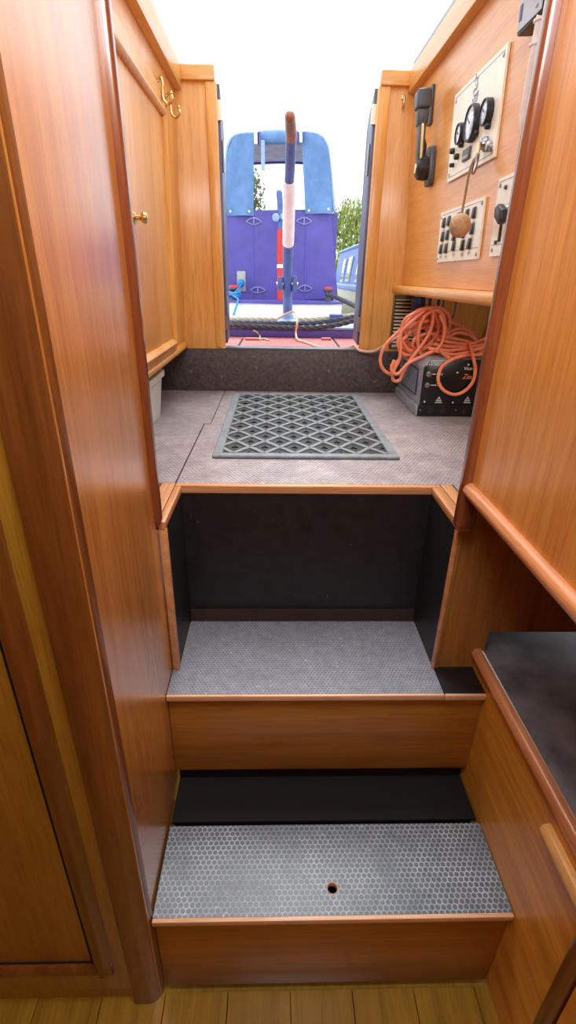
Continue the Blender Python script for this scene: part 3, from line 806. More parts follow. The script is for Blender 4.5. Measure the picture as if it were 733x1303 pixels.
lf = MB().box(ix0-.002, ix1+.002, iy0-.003, iy0+.0038, iz0, bz1-.0012).build('lower_strip', FACE, t, bevel=.001)
MB().box(ix0-.006, ix0+.0015, iy0, iy1, iz0, bz1-.004).build('side_strip', CASE, t, bevel=.001)
fz0, fz1 = bz1+.018, cz-.012
MB().box(ix0-.001, ix0+.0025, iy0+.05, iy1-.05, fz0, fz1).build('side_grille', plain('grille', (70,76,84), .5, .3), t, bevel=.001)
m_ = MB()
for k in range(12):
    yy = iy0+.062+k*(iy1-iy0-.124)/11
    m_.box(ix0-.003, ix0-.0005, yy, yy+.003, fz0+.006, fz1-.006)
m_.build('grille_bars', CASE, t)
def on_front(u, v): p = at(u, v, y=iy0-.0006); return V((p.x, iy0-.0006, p.z))
for i_, (u, v) in enumerate(((545.5,476),(543.5,490))):
    c = on_front(u, v)
    MB().lathe([(.008,0),(.008,.003),(.005,.0035),(.004,.008),(.001,.0085)], c, (0,-1,0), 16).build('push_switch', STEEL, ff)
    MB().prism([c+V((.010,0,-.0008)), c+V((.024,0,-.0008)), c+V((.024,0,.0008)), c+V((.010,0,.0008))], (0,-.0004,0)).build('mark', WHITE_INK, ff)
    lettering('ON' if i_ == 0 else 'OFF', .011, c+V((.034,0,0)), (1,0,0), (0,0,1), WHITE_INK, ff)
lettering('POWER', .0105, on_front(561, 464.5), (1,0,0), (0,0,1), WHITE_INK, ff)
lettering('Victron', .0135, on_front(599, 469), (1,0,0), (0,0,1), WHITE_INK, ff)
lettering('Zeus', .021, on_front(597, 479.5), (1,0,0), (0,0,1), RED_INK, ff, shear=.3)
m_ = MB()
for k in range(3):
    c = on_front(543.5+k*3, 464); m_.cyl(c, c+V((0,-.001,0)), .0018, n=10)
for u, v in ((582,474),(596,464),(576,512),(540,511)):
    c = on_front(u, v); m_.cyl(c, c+V((0,-.002,0)), .0026, n=10)
m_.build('indicator_lamps', WHITE_INK, ff)
for u in (558.5, 595):
    c = on_front(u, 507.5); m_ = MB(); s_ = .0085
    tri = [V((-s_,0,-s_*.8)), V((s_,0,-s_*.8)), V((0,0,s_*.9))]
    for k in range(3):
        p_, q_ = tri[k], tri[(k+1) % 3]
        m_.prism([c+p_, c+q_, c+q_*.72, c+p_*.72], (0,-.0004,0))
    m_.prism([c+V((-.001,0,-.003)), c+V((.001,0,-.003)), c+V((.001,0,.003)), c+V((-.001,0,.003))], (0,-.0004,0))
    m_.prism([c+V((-.011,0,-.0125)), c+V((.011,0,-.0125)), c+V((.011,0,-.0105)), c+V((-.011,0,-.0105))], (0,-.0004,0))
    m_.build('warning_symbol', WHITE_INK, ff)
m_ = MB()
for u, v in ((534.5,521.5),(579.5,521.5),(604,521.5)):
    c = on_front(u, v)+V((0,-.003,0)); m_.lathe([(.003,0),(.0025,.002),(.001,.0022)], c, (0,-1,0), 10)
m_.build('screws', STEEL, lf)
for u, v in ((548,522),(563,522),(590,523)):
    c = on_front(u, v)+V((0,-.0025,0)); MB().lathe([(.009,0),(.009,.003),(.006,.003),(.005,.001)], c, (0,-1,0), 18).build('gland', BLK_PL, lf)
# ------------------------------------------------------------------ orange extension cable
cb = MB(); RC = .0052
def cpts(L, ydef):
    return [at(q[0], q[1], y=(q[2] if len(q) > 2 else ydef)) for q in L]
def strand(L, ydef, closed=False, r=RC):
    cb.tube(spline(cpts(L, ydef), 8, closed), r, 8, closed=closed)
def loop(cu, cv, ru, rv, y, tilt=0, dy=.03, n=12, ph=0, j=2.0):
    L = []
    for k in range(n):
        q = 2*PI*k/n+ph
        a_ = ru*math.cos(q); b__ = rv*math.sin(q)
        L.append((cu+a_*math.cos(tilt)-b__*math.sin(tilt)+random.uniform(-j, j), cv+a_*math.sin(tilt)+b__*math.cos(tilt)+random.uniform(-j, j), y+dy*math.sin(q+1)))
    strand(L, y, True)
YC = 1.66
# upright coil leaning in front of the grille
loop(545, 420, 25, 31, YC, .45, .03); loop(540, 424, 30, 26, YC-.02, -.55, .03); loop(548, 417, 21, 27, YC+.02, .2, .03)
loop(538, 430, 32, 22, YC-.03, -.35, .03); loop(530, 428, 24, 18, YC+.03, -.6, .02); loop(551, 416, 18, 25, YC+.03, .1, .02)
loop(534, 420, 22, 30, YC-.045, .55, .02); loop(541, 432, 26, 17, YC+.01, -.2, .02); loop(528, 436, 22, 14, YC, -.7, .02)
loop(544, 437, 20, 12, YC-.03, .1, .02); loop(549, 424, 16, 30, YC-.05, .25, .02)
# loops drooping left over the corner of the box
strand([(545,391),(525,408),(510,423),(510,442),(508,458),(502,470),(500,483),(508,484),(514,472),(522,458),(536,440),(548,420),(551,398),(545,391)], 1.60)
strand([(538,402),(512,418),(490,440),(484,460),(492,474),(508,475),(522,460),(535,447),(556,436)], 1.63)
strand([(541,396),(523,412),(512,430),(513,448),(504,462),(497,466)], 1.68)
strand([(560,400),(566,418),(560,440),(540,452),(520,462),(506,476),(498,470),(502,458)], 1.58)
# strands lying over the box to the right, behind the cupboard edge
yt = 1.60
strand([(556,432),(575,436),(597,438),(612,433),(632,425)], yt)
strand([(552,438),(572,441),(596,441),(615,439),(632,436)], yt-.01)
strand([(545,443),(570,446),(595,444),(612,446),(632,448)], yt-.02)
strand([(557,428),(578,431),(600,436),(618,445),(632,455)], yt+.02)
strand([(553,446),(575,451),(596,448),(612,443),(632,440)], yt-.04)
strand([(561,438),(580,424),(598,427),(612,436),(632,431)], yt+.05)
strand([(564,430),(578,420),(594,420),(603,430),(601,440),(612,450),(625,462)], yt+.08)
strand([(570,408),(585,414),(600,422),(605,432),(599,440)], yt+.10)
strand([(560,444),(566,452),(580,457),(600,452),(616,452),(632,458)], yt-.05)
# the loop hanging in front of the black face
strand([(598,437,yt-.03),(603,458,iy0-.02),(605,470,iy0-.014),(602,485,iy0-.012),(592,497,iy0-.012),(578,502,iy0-.012),(564,496,iy0-.012),(557.5,483,iy0-.012),(562,467,iy0-.012),(576,457,iy0-.016),(592,452,iy0-.01),(606,451,iy0+.04),(622,446,yt-.03)], yt)
cab = cb.build('extension_cable', CABLE)
tag(cab, 'tangled coil of orange extension cable heaped on and beside the inverter box', 'cable')
yL0 = at(360, 430, z=.932).y+.02
# paler length that leaves the coil and runs out over the threshold to the tiller
pc = MB()
L = cpts([(536,408,1.63),(512,425,1.68),(492,438,1.76),(476,447,1.82)], 0) + [V((at(458,452,y=YE-.012).x, YE-.012, ZT-.002)), V((at(452,449,y=YE+.01).x, YE+.01, ZT+.010)), V((at(455,441,y=YE+.05).x-.01, YE+.055, ZT+.008))]
L += [at(430, 446, z=.944), at(405, 441, z=.939), at(389, 435.5, z=.939), at(379, 432, z=.942), at(376.5, 424, y=yL0-.055), at(378, 409, y=yL0-.055), at(374, 397, y=yL0+.115), at(366, 398.5, y=yL0+.115), at(354, 405, y=yL0+.11)]
pc.tube(spline(L, 8), .0050, 8)
tag(pc.build('extension_lead', CABLE_PALE), 'pale orange lead running from the coil out over the threshold to the tiller post', 'cable')
# ------------------------------------------------------------------ rubber mat
ma, mb_, mc, md = at(272.5,580.5,z=ZD+.008), at(507,580.5,z=ZD+.008), at(455,501,z=ZD+.008), at(296,500.5,z=ZD+.008)
mx0 = (ma.x+md.x)/2; mx1 = (mb_.x+mc.x)/2; my0 = (ma.y+mb_.y)/2; my1 = (mc.y+md.y)/2
print('MAT', mx0, mx1, my0, my1)
my1 = min(my1, YE-.012)
t = thing('rubber_mat', 'black rubber doormat with ogee lattice lying on the deck before the stern door', 'doormat', ((mx0+mx1)/2, (my0+my1)/2, ZD))
bw, zb0, zb1 = .022, ZD+.0006, ZD+.0085
m_ = MB()
m_.box(mx0, mx1, my0, my0+bw, zb0, zb1).box(mx0, mx1, my1-bw*.7, my1, zb0, zb1).box(mx0, mx0+bw, my0+bw, my1-bw*.7, zb0, zb1).box(mx1-bw, mx1, my0+bw, my1-bw*.7, zb0, zb1)
m_.build('border', RUBBER_SHEEN, t, bevel=.002, seg=1)
ix0_, ix1_, iy0_, iy1_ = mx0+bw, mx1-bw, my0+bw, my1-bw*.7
MB().box(ix0_, ix1_, iy0_, iy1_, zb0, zb0+.0015).build('base', RUBBER_LO, t)
px_, py_ = (ix1_-ix0_)/5.4, (iy1_-iy0_)/7.0
lat = MB(); rid = MB(); fil = MB()
def ribbon(mm, pts, w_, z0_, z1_, closed=True):
    """flat-topped rubber rib along pts, clipped to the inside of the mat"""
    n2 = len(pts)
    L_, R2 = [], []
    for i in range(n2):
        tt = (pts[(i+1) % n2]-pts[i-1]); tt = V((tt.x, tt.y, 0)).normalized(); nn = V((-tt.y, tt.x, 0))
        L_.append(pts[i]+nn*w_); R2.append(pts[i]-nn*w_)
    cl_ = lambda p_: (min(max(p_.x, ix0_), ix1_), min(max(p_.y, iy0_), iy1_))
    for i in range(n2):
        j = (i+1) % n2
        a1, b1, c1, d1 = cl_(L_[i]), cl_(L_[j]), cl_(R2[j]), cl_(R2[i])
        ar = abs((c1[0]-a1[0])*(d1[1]-b1[1])-(d1[0]-b1[0])*(c1[1]-a1[1]))
        if ar < 1e-8: continue
        mm.hexa([(a1[0],a1[1],z0_),(d1[0],d1[1],z0_),(c1[0],c1[1],z0_),(b1[0],b1[1],z0_),(a1[0],a1[1],z1_),(d1[0],d1[1],z1_),(c1[0],c1[1],z1_),(b1[0],b1[1],z1_)])
def ogee(cx_, cy_, ax_, ay_, n4=7):
    out = []
    for q4 in range(4):
        for k in range(n4):
            u_ = k/n4
            s_ = .5-.5*math.cos(PI*u_)            # eased: round shoulders, pinched tips
            f_ = u_*.45+s_*.55
            a_, b__ = {0: (1-u_, f_), 1: (-u_, 1-f_), 2: (-(1-u_), -f_), 3: (u_, -(1-f_))}[q4]
            out.append(V((cx_+ax_*a_, cy_+ay_*b__, 0)))
    return out
for j in range(-1, 16):
    for i in range(-1, 7):
        cx_ = ix0_+px_*(i+.35+(.5 if j % 2 else 0)); cy_ = iy0_+py_*(.5+j*.5)
        if cx_ < ix0_-px_*.45 or cx_ > ix1_+px_*.45 or cy_ < iy0_-py_*.45 or cy_ > iy1_+py_*.45: continue
        ribbon(lat, ogee(cx_, cy_, px_*.485, py_*.425), .0026, zb0+.001, zb1)
        for s_ in (.74, .56, .38):
            ribbon(rid, ogee(cx_, cy_, px_*.495*s_, py_*.425*s_, 5), .0022, zb0+.001, zb1-.003)
lat.build('lattice', RUBBER_SHEEN, t, smooth=False); rid.build('inner_ridges', RUBBER_MID, t, smooth=False)
# ------------------------------------------------------------------ pale tub under the left cupboard
p = at(199, 520, z=ZD)
tx, ty = -.398, 1.44
t = thing('plastic_tub', 'pale plastic tub standing on the deck under the left cupboard', 'tub', (tx, ty, ZD+.001))
def rrect(w_, d_, z__, r_=.02, k=5):
    out = []
    for (sx, sy_), a0 in (((1,1),0),((-1,1),PI/2),((-1,-1),PI),((1,-1),1.5*PI)):
        for i in range(k):
            q = a0+PI/2*i/(k-1)
            out.append(V((tx+sx*(w_-r_)+r_*math.cos(q), ty+sy_*(d_-r_)+r_*math.sin(q), z__)))
    return out
def loft(mm, rings, cap0=True, cap1=True):
    n_ = len(rings[0]); o = len(mm.v)
    for r_ in rings: mm.v += r_
    for i in range(len(rings)-1):
        for k in range(n_):
            k2 = (k+1) % n_
            mm.f.append([o+i*n_+k, o+i*n_+k2, o+(i+1)*n_+k2, o+(i+1)*n_+k])
    if cap0: mm.f.append([o+k for k in range(n_)][::-1])
    if cap1: mm.f.append([o+(len(rings)-1)*n_+k for k in range(n_)])
m_ = MB(); loft(m_, [rrect(.050,.085,ZD+.001), rrect(.062,.10,ZD+.125), rrect(.059,.097,ZD+.125), rrect(.048,.083,ZD+.006)], True, True)
m_.build('body', TUB, t)
m_ = MB(); loft(m_, [rrect(.061,.099,ZD+.112), rrect(.068,.106,ZD+.114), rrect(.068,.106,ZD+.130), rrect(.058,.096,ZD+.130), rrect(.058,.096,ZD+.118)], False, False)
m_.build('rim', TUB, t)
# ------------------------------------------------------------------ outside: our own stern
ZS = .932
sd_ = MB()
def arc_stern(w_, y0_, y1_, n=14):
    return [(-w_+.06, y0_)] + [(.06+w_*math.sin(-PI/2+PI*k/n)*1.0, y1_-.32+.32*math.cos(-PI/2+PI*k/n)) for k in range(n+1)] + [(w_+.06, y0_)]
outl = arc_stern(.85, YE+.031, 3.02)
sd_.prism([(x_, y_, ZS-.012) for x_, y_ in outl], (0,0,.012))
struct(sd_.build('stern_deck', DECKRED, bevel=.002))
sd2 = MB().prism([(x_, y_, .30) for x_, y_ in outl], (0,0,ZS-.0125-.30))
struct(sd2.build('wall_counter', NAVY))
# hatch seams and lift plates in the red deck
def deckpt(u, v, dz=.0): return at(u, v, z=ZS+dz)
m_ = MB()
for (a_, b__) in (((299,447),(309,431)), ((436,447),(423,430))):
    p, q = deckpt(*a_, .001), deckpt(*b__, .001)
    d_ = (q-p).normalized(); nn = V((-d_.y, d_.x, 0))*.004
    m_.prism([p-nn, q-nn, q+nn, p+nn], (0,0,.001))
struct(m_.build('trim_12', BLACK))
pH = deckpt(366, 438)
th_ = thing('deck_hatch', 'red hatch lid between two dark seams in the stern deck outside the doors', 'hatch', (pH.x, pH.y, ZS+.0005))
ha, hb, hc, hd = deckpt(302,447,.0005), deckpt(434,447,.0005), deckpt(421.5,431,.0005), deckpt(311,432,.0005)
MB().prism([ha, hb, hc, hd], (0,0,.0012)).build('lid', DECKRED, th_)
for u0, u1 in ((312,329),(409,421)):
    p, q = deckpt(u0, 432.5, .002), deckpt(u1, 432.5, .002)
    MB().box(p.x, q.x, p.y-.02, p.y+.02, ZS+.002, ZS+.012).build('hinge', DECKRED, th_, bevel=.003)
# blue counter locker with pale top that carries the tiller
yL = deckpt(360, 430).y+.02
zLt = at(360, 415.5, y=yL).z
t = thing('stern_locker', 'blue stern locker with pale blue top behind the red deck', 'locker', (.06, yL+.15, ZS))
MB().box(-.62, .74, yL, yL+.30, ZS+.0005, zLt-.012).build('body', NAVY, t, bevel=.004)
MB().box(-.64, .76, yL-.006, yL+.32, zLt-.0115, zLt).build('top', PALEBLUE, t, bevel=.004)
q = at(428, 404.5, y=yL+.22)
MB_ = MB().box(q.x-.035, q.x+.035, yL+.20, yL+.26, zLt+.001, zLt+.045)
tag(MB_.build('deck_fitting', BLUE_PL, bevel=.006), 'small dark blue block fitting on the locker top, right of the tiller', 'fitting')
# ------------------------------------------------------------------ tiller
yT = yL+.16
bT = at(366, 402, y=yT)
zbt = zLt+.0008
t = thing('tiller', 'blue and white tiller with wooden grip rising from the stern locker', 'tiller', (bT.x, yT, zbt))
MB().lathe([(.060,0),(.060,.010),(.034,.024),(.030,.045),(.024,.05)], (bT.x, yT, zbt), (0,0,1), 24).build('base', PALEBLUE, t)
P = [V((bT.x, yT, zbt+.045)), at(366,372,y=yT), at(366,345,y=yT-.05), at(366.8,308,y=yT-.14)]
MB().tube(spline(P, 6), .0235, 14).build('post', TILLB, t)
c = at(366, 361, y=yT-.02)
MB().box(c.x-.050, c.x-.0245, c.y-.02, c.y+.02, c.z-.03, c.z+.03).build('clamp', TILLB, t, bevel=.004)
MB().box(c.x+.0245, c.x+.046, c.y-.02, c.y+.02, c.z-.036, c.z+.036).build('clamp', TILLB, t, bevel=.004)
MB().cyl((c.x-.056, c.y, c.z), (c.x+.052, c.y, c.z), .008, n=10).build('clamp_bolt', STEEL, t)
P2 = [at(366.8,310,y=yT-.14), at(367.6,270,y=yT-.26), at(368.2,229,y=yT-.38)]
MB().tube(spline(P2, 5), .0262, 16).build('sleeve', WHITE, t)
P3 = [at(368.2,230,y=yT-.38), at(369.5,205,y=yT-.45), at(370.5,178,y=yT-.52)]
MB().tube(spline(P3, 5), .0195, 14).build('bar', TILLB, t)
P4 = [at(370.5,182,y=yT-.51), at(370.6,172,y=yT-.54), at(369.8,158,y=yT-.60), at(369,148,y=yT-.66)]
gm = MB(); pts = spline(P4, 5); gm.tube(pts, [.017+.003*math.sin(PI*i/(len(pts)-1)) for i in range(len(pts))], 14); gm.ball(pts[-1], .0168, 14)
gm.build('grip', W_GRIP, t)
# ------------------------------------------------------------------ mooring ropes
def rope(pts, r, mat, label, turns=60):
    pts = spline(pts, 16); n_ = len(pts); m_ = MB()
    L_ = [0]
    for i in range(1, n_): L_.append(L_[-1]+(pts[i]-pts[i-1]).length)
    for s_ in range(3):
        out = []
        sub = 5
        for i in range(n_-1):
            for k in range(sub):
                f_ = k/sub; p_ = pts[i].lerp(pts[i+1], f_); l_ = L_[i]+(L_[i+1]-L_[i])*f_
                tt = (pts[i+1]-pts[i]).normalized(); e1 = V((0,0,1))-tt*tt.z; e1.normalize(); e2 = tt.cross(e1)
                q = l_*turns+2*PI*s_/3
                out.append(p_+(e1*math.cos(q)+e2*math.sin(q))*r*.55)
        m_.tube(out, r*.62, 6)
    return tag(m_.build('mooring_rope', mat), label, 'rope', 'ropes across the stern')
yr = yL+.06
yq = yL-.035
rope([at(270,413,y=yq), at(300,414,y=yq), at(340,416,y=yq), at(390,417.5,y=yq), at(425,414,y=yq), at(452,407.5,y=yq), at(475,401,y=yq)], .0105, ROPED, 'dark grey mooring rope stretched across behind the stern deck, nearest one')
rope([at(270,411,y=yr+.02), at(310,411,y=yr+.02), at(350,411.5,y=yr+.02), at(400,411,y=yr+.02), at(452,403,y=yr+.02), at(475,396,y=yr+.02)], .010, ROPED, 'second dark grey rope lying just behind the nearest mooring rope')
rope([at(270,406,y=yr+.175), at(310,406,y=yr+.175), at(350,406.5,y=yr+.175), at(400,406,y=yr+.175), at(440,402,y=yr+.175), at(475,398,y=yr+.175)], .009, ROPEL, 'pale tan mooring rope furthest back across the stern locker')
tw = MB().tube(spline([at(322,421,y=yL-.012), at(327,423,y=yL-.012), at(331,428,y=yL-.014), at(330,432,z=ZS+.006), at(336,431,z=ZS+.006), at(342,433,z=ZS+.006)], 6), .0045, 7)
tag(tw.build('twine', ROPEL), 'scrap of pale twine lying at the back edge of the red deck', 'twine')
# ------------------------------------------------------------------ blue boat behind
YN = 4.6
t = thing('canal_boat', 'violet blue canal boat with pale blue canvas pram hood astern of the tiller', 'boat', (.05, 5.0, .35))
def nb(u, v, y=YN): return at(u, v, y=y)
p = [nb(289,384), nb(430,380), nb(421,266), nb(288,268)]
MB().prism(p, (0,.03,0)).build('cabin_bulkhead', NAVY, t)
# side sheets and roof line of the hood, as one bent canvas shell open at both ends
arch = [nb(287.5,270), nb(287.5,230), nb(288.5,196), nb(291,182), nb(297,174), nb(306,170.5), nb(330,169), nb(352,168), nb(380,168.3), nb(398,169.5), nb(408,173), nb(414,180), nb(418,193), nb(422,230), nb(426,268)]
arch = spline(arch, 3)
DEEP = 1.0
cx0 = sum((q.x for q in arch))/len(arch)
cen = V((cx0, YN, 1.75))
def shell(mm, A, B, y0_, y1_):
    n_ = len(A); o = len(mm.v)
    for y_ in (y0_, y1_):
        mm.v += [V((q.x,y_,q.z)) for q in A]+[V((q.x,y_,q.z)) for q in B]
    for i in range(n_-1):
        mm.f += [[o+i,o+i+1,o+2*n_+i+1,o+2*n_+i],[o+n_+i,o+3*n_+i,o+3*n_+i+1,o+n_+i+1],[o+i,o+n_+i,o+n_+i+1,o+i+1],[o+2*n_+i,o+2*n_+i+1,o+3*n_+i+1,o+3*n_+i]]
    mm.f += [[o,o+2*n_,o+3*n_,o+n_],[o+n_-1,o+2*n_-1,o+4*n_-1,o+3*n_-1]]
inn = [cen+(q-cen)*.985 for q in arch]
m_ = MB(); shell(m_, arch, inn, YN+.01, YN+DEEP); hood = m_.build('pram_hood', HOOD, t)
inn2 = [cen+(q-cen)*.975 for q in arch]; inn1 = [cen+(q-cen)*.983 for q in arch]
m_ = MB(); shell(m_, inn1, inn2, YN+.03, YN+DEEP-.01); m_.build('hood_lining', HOOD_IN, hood)
fr = MB(); A_ = [q+V((0,.0,0)) for q in arch]
fr.tube([V((q.x,YN+.005,q.z)) for q in arch], .012, 8); fr.build('hood_frame', PALEBLUE, hood)
bd = MB().tube([V((q.x, YN+DEEP, q.z)) for q in inn2], .018, 8); bd.build('rear_band', NAVY, hood)
# two hanging front flaps with gentle folds
def flap(us, v0f, v1, name):
    m_ = MB(); nu, nv = 16, 22
    o = 0; vs = []
    for s_ in (0, 1):
        for j in range(nv+1):
            for i in range(nu+1):
                f_ = i/nu; g_ = j/nv
                u0, u1 = us(g_); u_ = u0+(u1-u0)*f_; v_ = v0f(f_)+(v1-v0f(f_))*g_
                q = nb(u_, v_, YN-.02)
                q.y += -.018*math.sin(f_*7+g_*3.2)*(.3+g_*.7)-.012*math.sin(f_*3-g_*6)+(.006 if s_ else 0)
                vs.append(q)
    W = nu+1; K = W*(nv+1); fs = []
    for j in range(nv):
        for i in range(nu):
            a_ = j*W+i
            fs += [(a_, a_+1, a_+W+1, a_+W), (K+a_, K+a_+W, K+a_+W+1, K+a_+1)]
    for j in range(nv):
        fs += [(j*W, (j+1)*W, K+(j+1)*W, K+j*W), (j*W+nu, K+j*W+nu, K+(j+1)*W+nu, (j+1)*W+nu)]
    for i in range(nu):
        fs += [(i, K+i, K+i+1, i+1), (nv*W+i, nv*W+i+1, K+nv*W+i+1, K+nv*W+i)]
    m_.add(vs, fs)
    return m_.build(name, HOOD, hood)
f1 = flap(lambda g_: (288.5+(0 if g_ > .3 else (1-g_/.3)**2*8), 323.5-g_*1), lambda f_: 170+6*(1-f_)**3, 274.5, 'front_flap')
f2 = flap(lambda g_: (383.5+g_*5, 401+15*min(1, g_/.22)**.5+g_*8), lambda f_: 168.5+2*f_**3, 272, 'front_flap')
for fo, L_ in ((f1, ((293,269),(317,269))), (f2, ((393,268),(418,266)))):
    for u_, v_ in L_:
        q = nb(u_, v_, YN-.05); MB().lathe([(.009,0),(.007,.004),(.001,.005)], q, (0,-1,0), 10).build('press_stud', WHITE, fo)
# roll and straps at the top of the opening
a_, b__ = nb(329,176,YN-.02), nb(383,175,YN-.02)
m_ = MB(); m_.tube(spline([a_, a_.lerp(b__,.3)+V((0,0,.006)), a_.lerp(b__,.7)+V((0,0,.004)), b__], 8), .045, 12); m_.build('rolled_screen', HOOD, hood)
for (u_, v0_, v1_, w_, mt_) in ((326,167,183,.016,WHITE),(329.5,168,184,.012,NAVY),(334.5,178,217,.014,PALEBLUE),(382,166,181,.014,WHITE),(379,168,181,.010,NAVY)):
    p0_, p1_ = nb(u_, v0_, YN-.075), nb(u_+.3, v1_, YN-.075)
    MB().hexa([p0_+V((-w_,0,0)), p0_+V((w_,0,0)), p0_+V((w_,.006,0)), p0_+V((-w_,.006,0)), p1_+V((-w_,0,0)), p1_+V((w_,0,0)), p1_+V((w_,.006,0)), p1_+V((-w_,.006,0))]).build('strap', mt_, hood)
# sliding hatch seam, pulls, socket
m_ = MB()
for u0_, u1_ in ((322,323),(389,388)):
    p0_, p1_ = nb(u0_,270,YN-.001), nb(u1_,380,YN-.001)
    m_.tube([p0_, p1_], .006, 6)
m_.build('door_seam', plain('seam_blue', (92,88,186), .45), t)
for u_, v_ in ((323,280.5),(387,280),(328,368),(388,366)):
    q = nb(u_, v_, YN-.004)
    m_ = MB(); w_ = .062; h_ = .026
    up_ = [V((q.x-w_+2*w_*k/12, YN-.008, q.z-h_*.35+h_*math.sin(PI*k/12))) for k in range(13)]
    dn_ = [V((q.x-w_+2*w_*k/12, YN-.008, q.z-h_*.35-h_*.75*math.sin(PI*k/12))) for k in range(13)]
    m_.tube(up_, .006, 6); m_.tube(dn_, .004, 6); m_.tube([V((q.x,YN-.010,q.z+h_*.6)), V((q.x,YN-.010,q.z-h_))], .006, 6)
    m_.build('vent_pull', plain('worn_blue', (150,150,205), .4, .3) if 'worn_blue' not in bpy.data.materials else bpy.data.materials['worn_blue'], t)
p = [nb(302,371), nb(313,371), nb(312.5,345), nb(301.5,345)]
so = MB().prism(p, (0,-.02,0)).build('socket_plate', plain('socket_grey', (172,172,168), .5, .2), t, bevel=.004)
q = nb(307, 360, YN-.02)
MB().lathe([(.030,0),(.028,.03),(.018,.045),(.014,.05)], q, (0,-1,-.2), 16).build('socket_plug', CYAN, so)
# deck, gunwale and hull
dkp = [nb(284,383), nb(434,379)]
zg = (dkp[0].z+dkp[1].z)/2; gx0, gx1 = dkp[0].x-.02, dkp[1].x+.02
def hullring(z__, ins=0, yb=YN-.30):
    out = []
    for k in range(13):
        q = PI*k/12
        out.append(V(((gx0+gx1)/2-((gx1-gx0)/2-ins)*math.cos(q)*1.0, YN-.02-(.30-ins)*math.sin(q)**.6 if math.sin(q) > 1e-6 else YN-.02, z__)))
    out += [V((gx1-ins, YN+2.4, z__)), V((gx0+ins, YN+2.4, z__))]
    return out
m_ = MB(); loft(m_, [hullring(zg-.022), hullring(zg-.004), hullring(zg,.01)]); m_.build('gunwale', NAVY, t)
m_ = MB(); loft(m_, [hullring(zg-.20,.012), hullring(zg-.023,.012)]); m_.build('white_band', WHITE, t)
m_ = MB(); loft(m_, [hullring(.20,.05), hullring(zg-.201,.02)]); m_.build('hull', GREY_PL, t)
m_ = MB(); m_.box(gx0+.08, gx1-.08, YN+.035, YN+.06, zg, nb(300,268).z).build('inner_bulkhead', NAVY, t)
for k, u_ in enumerate((298, 417)):
    q = nb(u_, 376, YN-.16); q.z = zg
    d_ = MB().lathe([(.030,0),(.022,.02),(.020,.06),(.040,.075),(.040,.09),(.012,.1)], (q.x, q.y, zg+.001), (0,0,1), 16).build('mooring_dolly', GREY_PL, t)
    MB().lathe([(.041,.0),(.038,.012),(.012,.016)], (q.x, q.y, zg+.090), (0,0,1), 16).build('red_cap', RED, d_)
# blue line hanging from its left dolly
q = nb(298, 376, YN-.21)
m_ = MB()
for k in range(3):
    m_.tube([V((q.x+.05*math.cos(a_*PI/6), q.y+.02+.05*math.sin(a_*PI/6), zg+.03+k*.012+.006*math.sin(a_+k))) for a_ in range(12)], .007, 6, closed=True)
m_.tube(spline([nb(307,362,YN-.10), nb(303,368,YN-.20), nb(297,376,YN-.24), nb(303,381,YN-.26), nb(300,392,YN-.33), nb(297,401,YN-.36)], 6), .008, 6)
tag(m_.build('blue_line', CYAN), 'bright blue line tied round the left dolly of the violet boat', 'line')
# mooring line to the right from the other dolly
q = nb(419, 374, YN-.16)
rope([V((q.x-.03,q.y-.05,zg+.055)), nb(432,380,YN-.35), nb(447,387,YN-.55), nb(466,396,YN-.8)], .016, ROPED, 'grey rope running right from the red-capped dolly of the violet boat', 50)
# red pole in front of it
pt_ = nb(357, 374, YN-.20)
t = thing('boat_pole', 'red pole with white band and blue hooked top standing left of the tiller', 'pole', (pt_.x, pt_.y, zg+.001))
yp = YN-.20
MB().tube([V((pt_.x,yp,zg+.002)), nb(356.8,292,yp)], .027, 12).build('red_shaft', RED, t)
m_ = MB(); m_.tube([nb(356.9,341,yp-.002), nb(356.9,336.5,yp-.002)], .0285, 12); m_.build('white_band', WHITE, t)
m_ = MB(); m_.tube(spline([nb(356.8,293,yp), nb(356.5,262,yp), nb(355.4,247,yp)], 6), .022, 12); m_.ball(nb(355.3,246,yp), .023, 12); m_.build('blue_top', TILLB, t)
m_ = MB(); q = nb(354.5, 277, yp-.02); m_.lathe([(.028,0),(.028,.02),(.02,.025)], q+V((-.02,0,0)), (0,-1,0), 14); q2 = nb(360, 276, yp-.02); m_.lathe([(.022,0),(.022,.02),(.015,.025)], q2, (0,-1,0), 14)
m_.build('eye_bolt', PALEBLUE, t)
# ------------------------------------------------------------------ second boat to the right
pa = at(433.5, 320.5, y=7.0); pb = at(466, 305, y=5.0)
zr = (pa.z+pb.z)/2; xs = (pa.x+pb.x)/2
t = thing('canal_boat', 'mid blue canal boat with cream lower side moored at the right under the willow', 'boat', (xs+.5, 6.0, .35))
ya, yb_ = 4.75, 7.05
def sx_(z__): return xs-(zr-z__)*.14
zs1 = at(452, 362, x=xs).z
zs2 = at(460, 376, x=xs).z
m_ = MB(); m_.prism([(sx_(zs1),ya,zs1),(xs,ya,zr-.03),(xs+.03,ya,zr),(xs+.9,ya,zr),(xs+.93,ya,zs1)], (0,yb_-ya,0)); m_.build('cabin', SKYBLUE, t)
m_ = MB(); m_.tube([(xs+.005,ya,zr-.012),(xs+.005,yb_,zr-.012)], .018, 8); m_.build('roof_rail', PALEBLUE, t)
m_ = MB(); m_.box(sx_(zs1)-.05, xs+1.0, ya-.3, yb_+.2, zs1-.05, zs1-.001); m_.build('gunwale', PALEBLUE, t, bevel=.006)
m_ = MB(); m_.box(sx_(zs1)-.045, xs+1.0, ya-.28, yb_+.18, .62, zs1-.051); m_.build('cream_side', CREAMB, t)
m_ = MB(); m_.box(sx_(zs1)-.03, xs+.98, ya-.26, yb_+.16, .2, .619); m_.build('hull', GREY_PL, t)
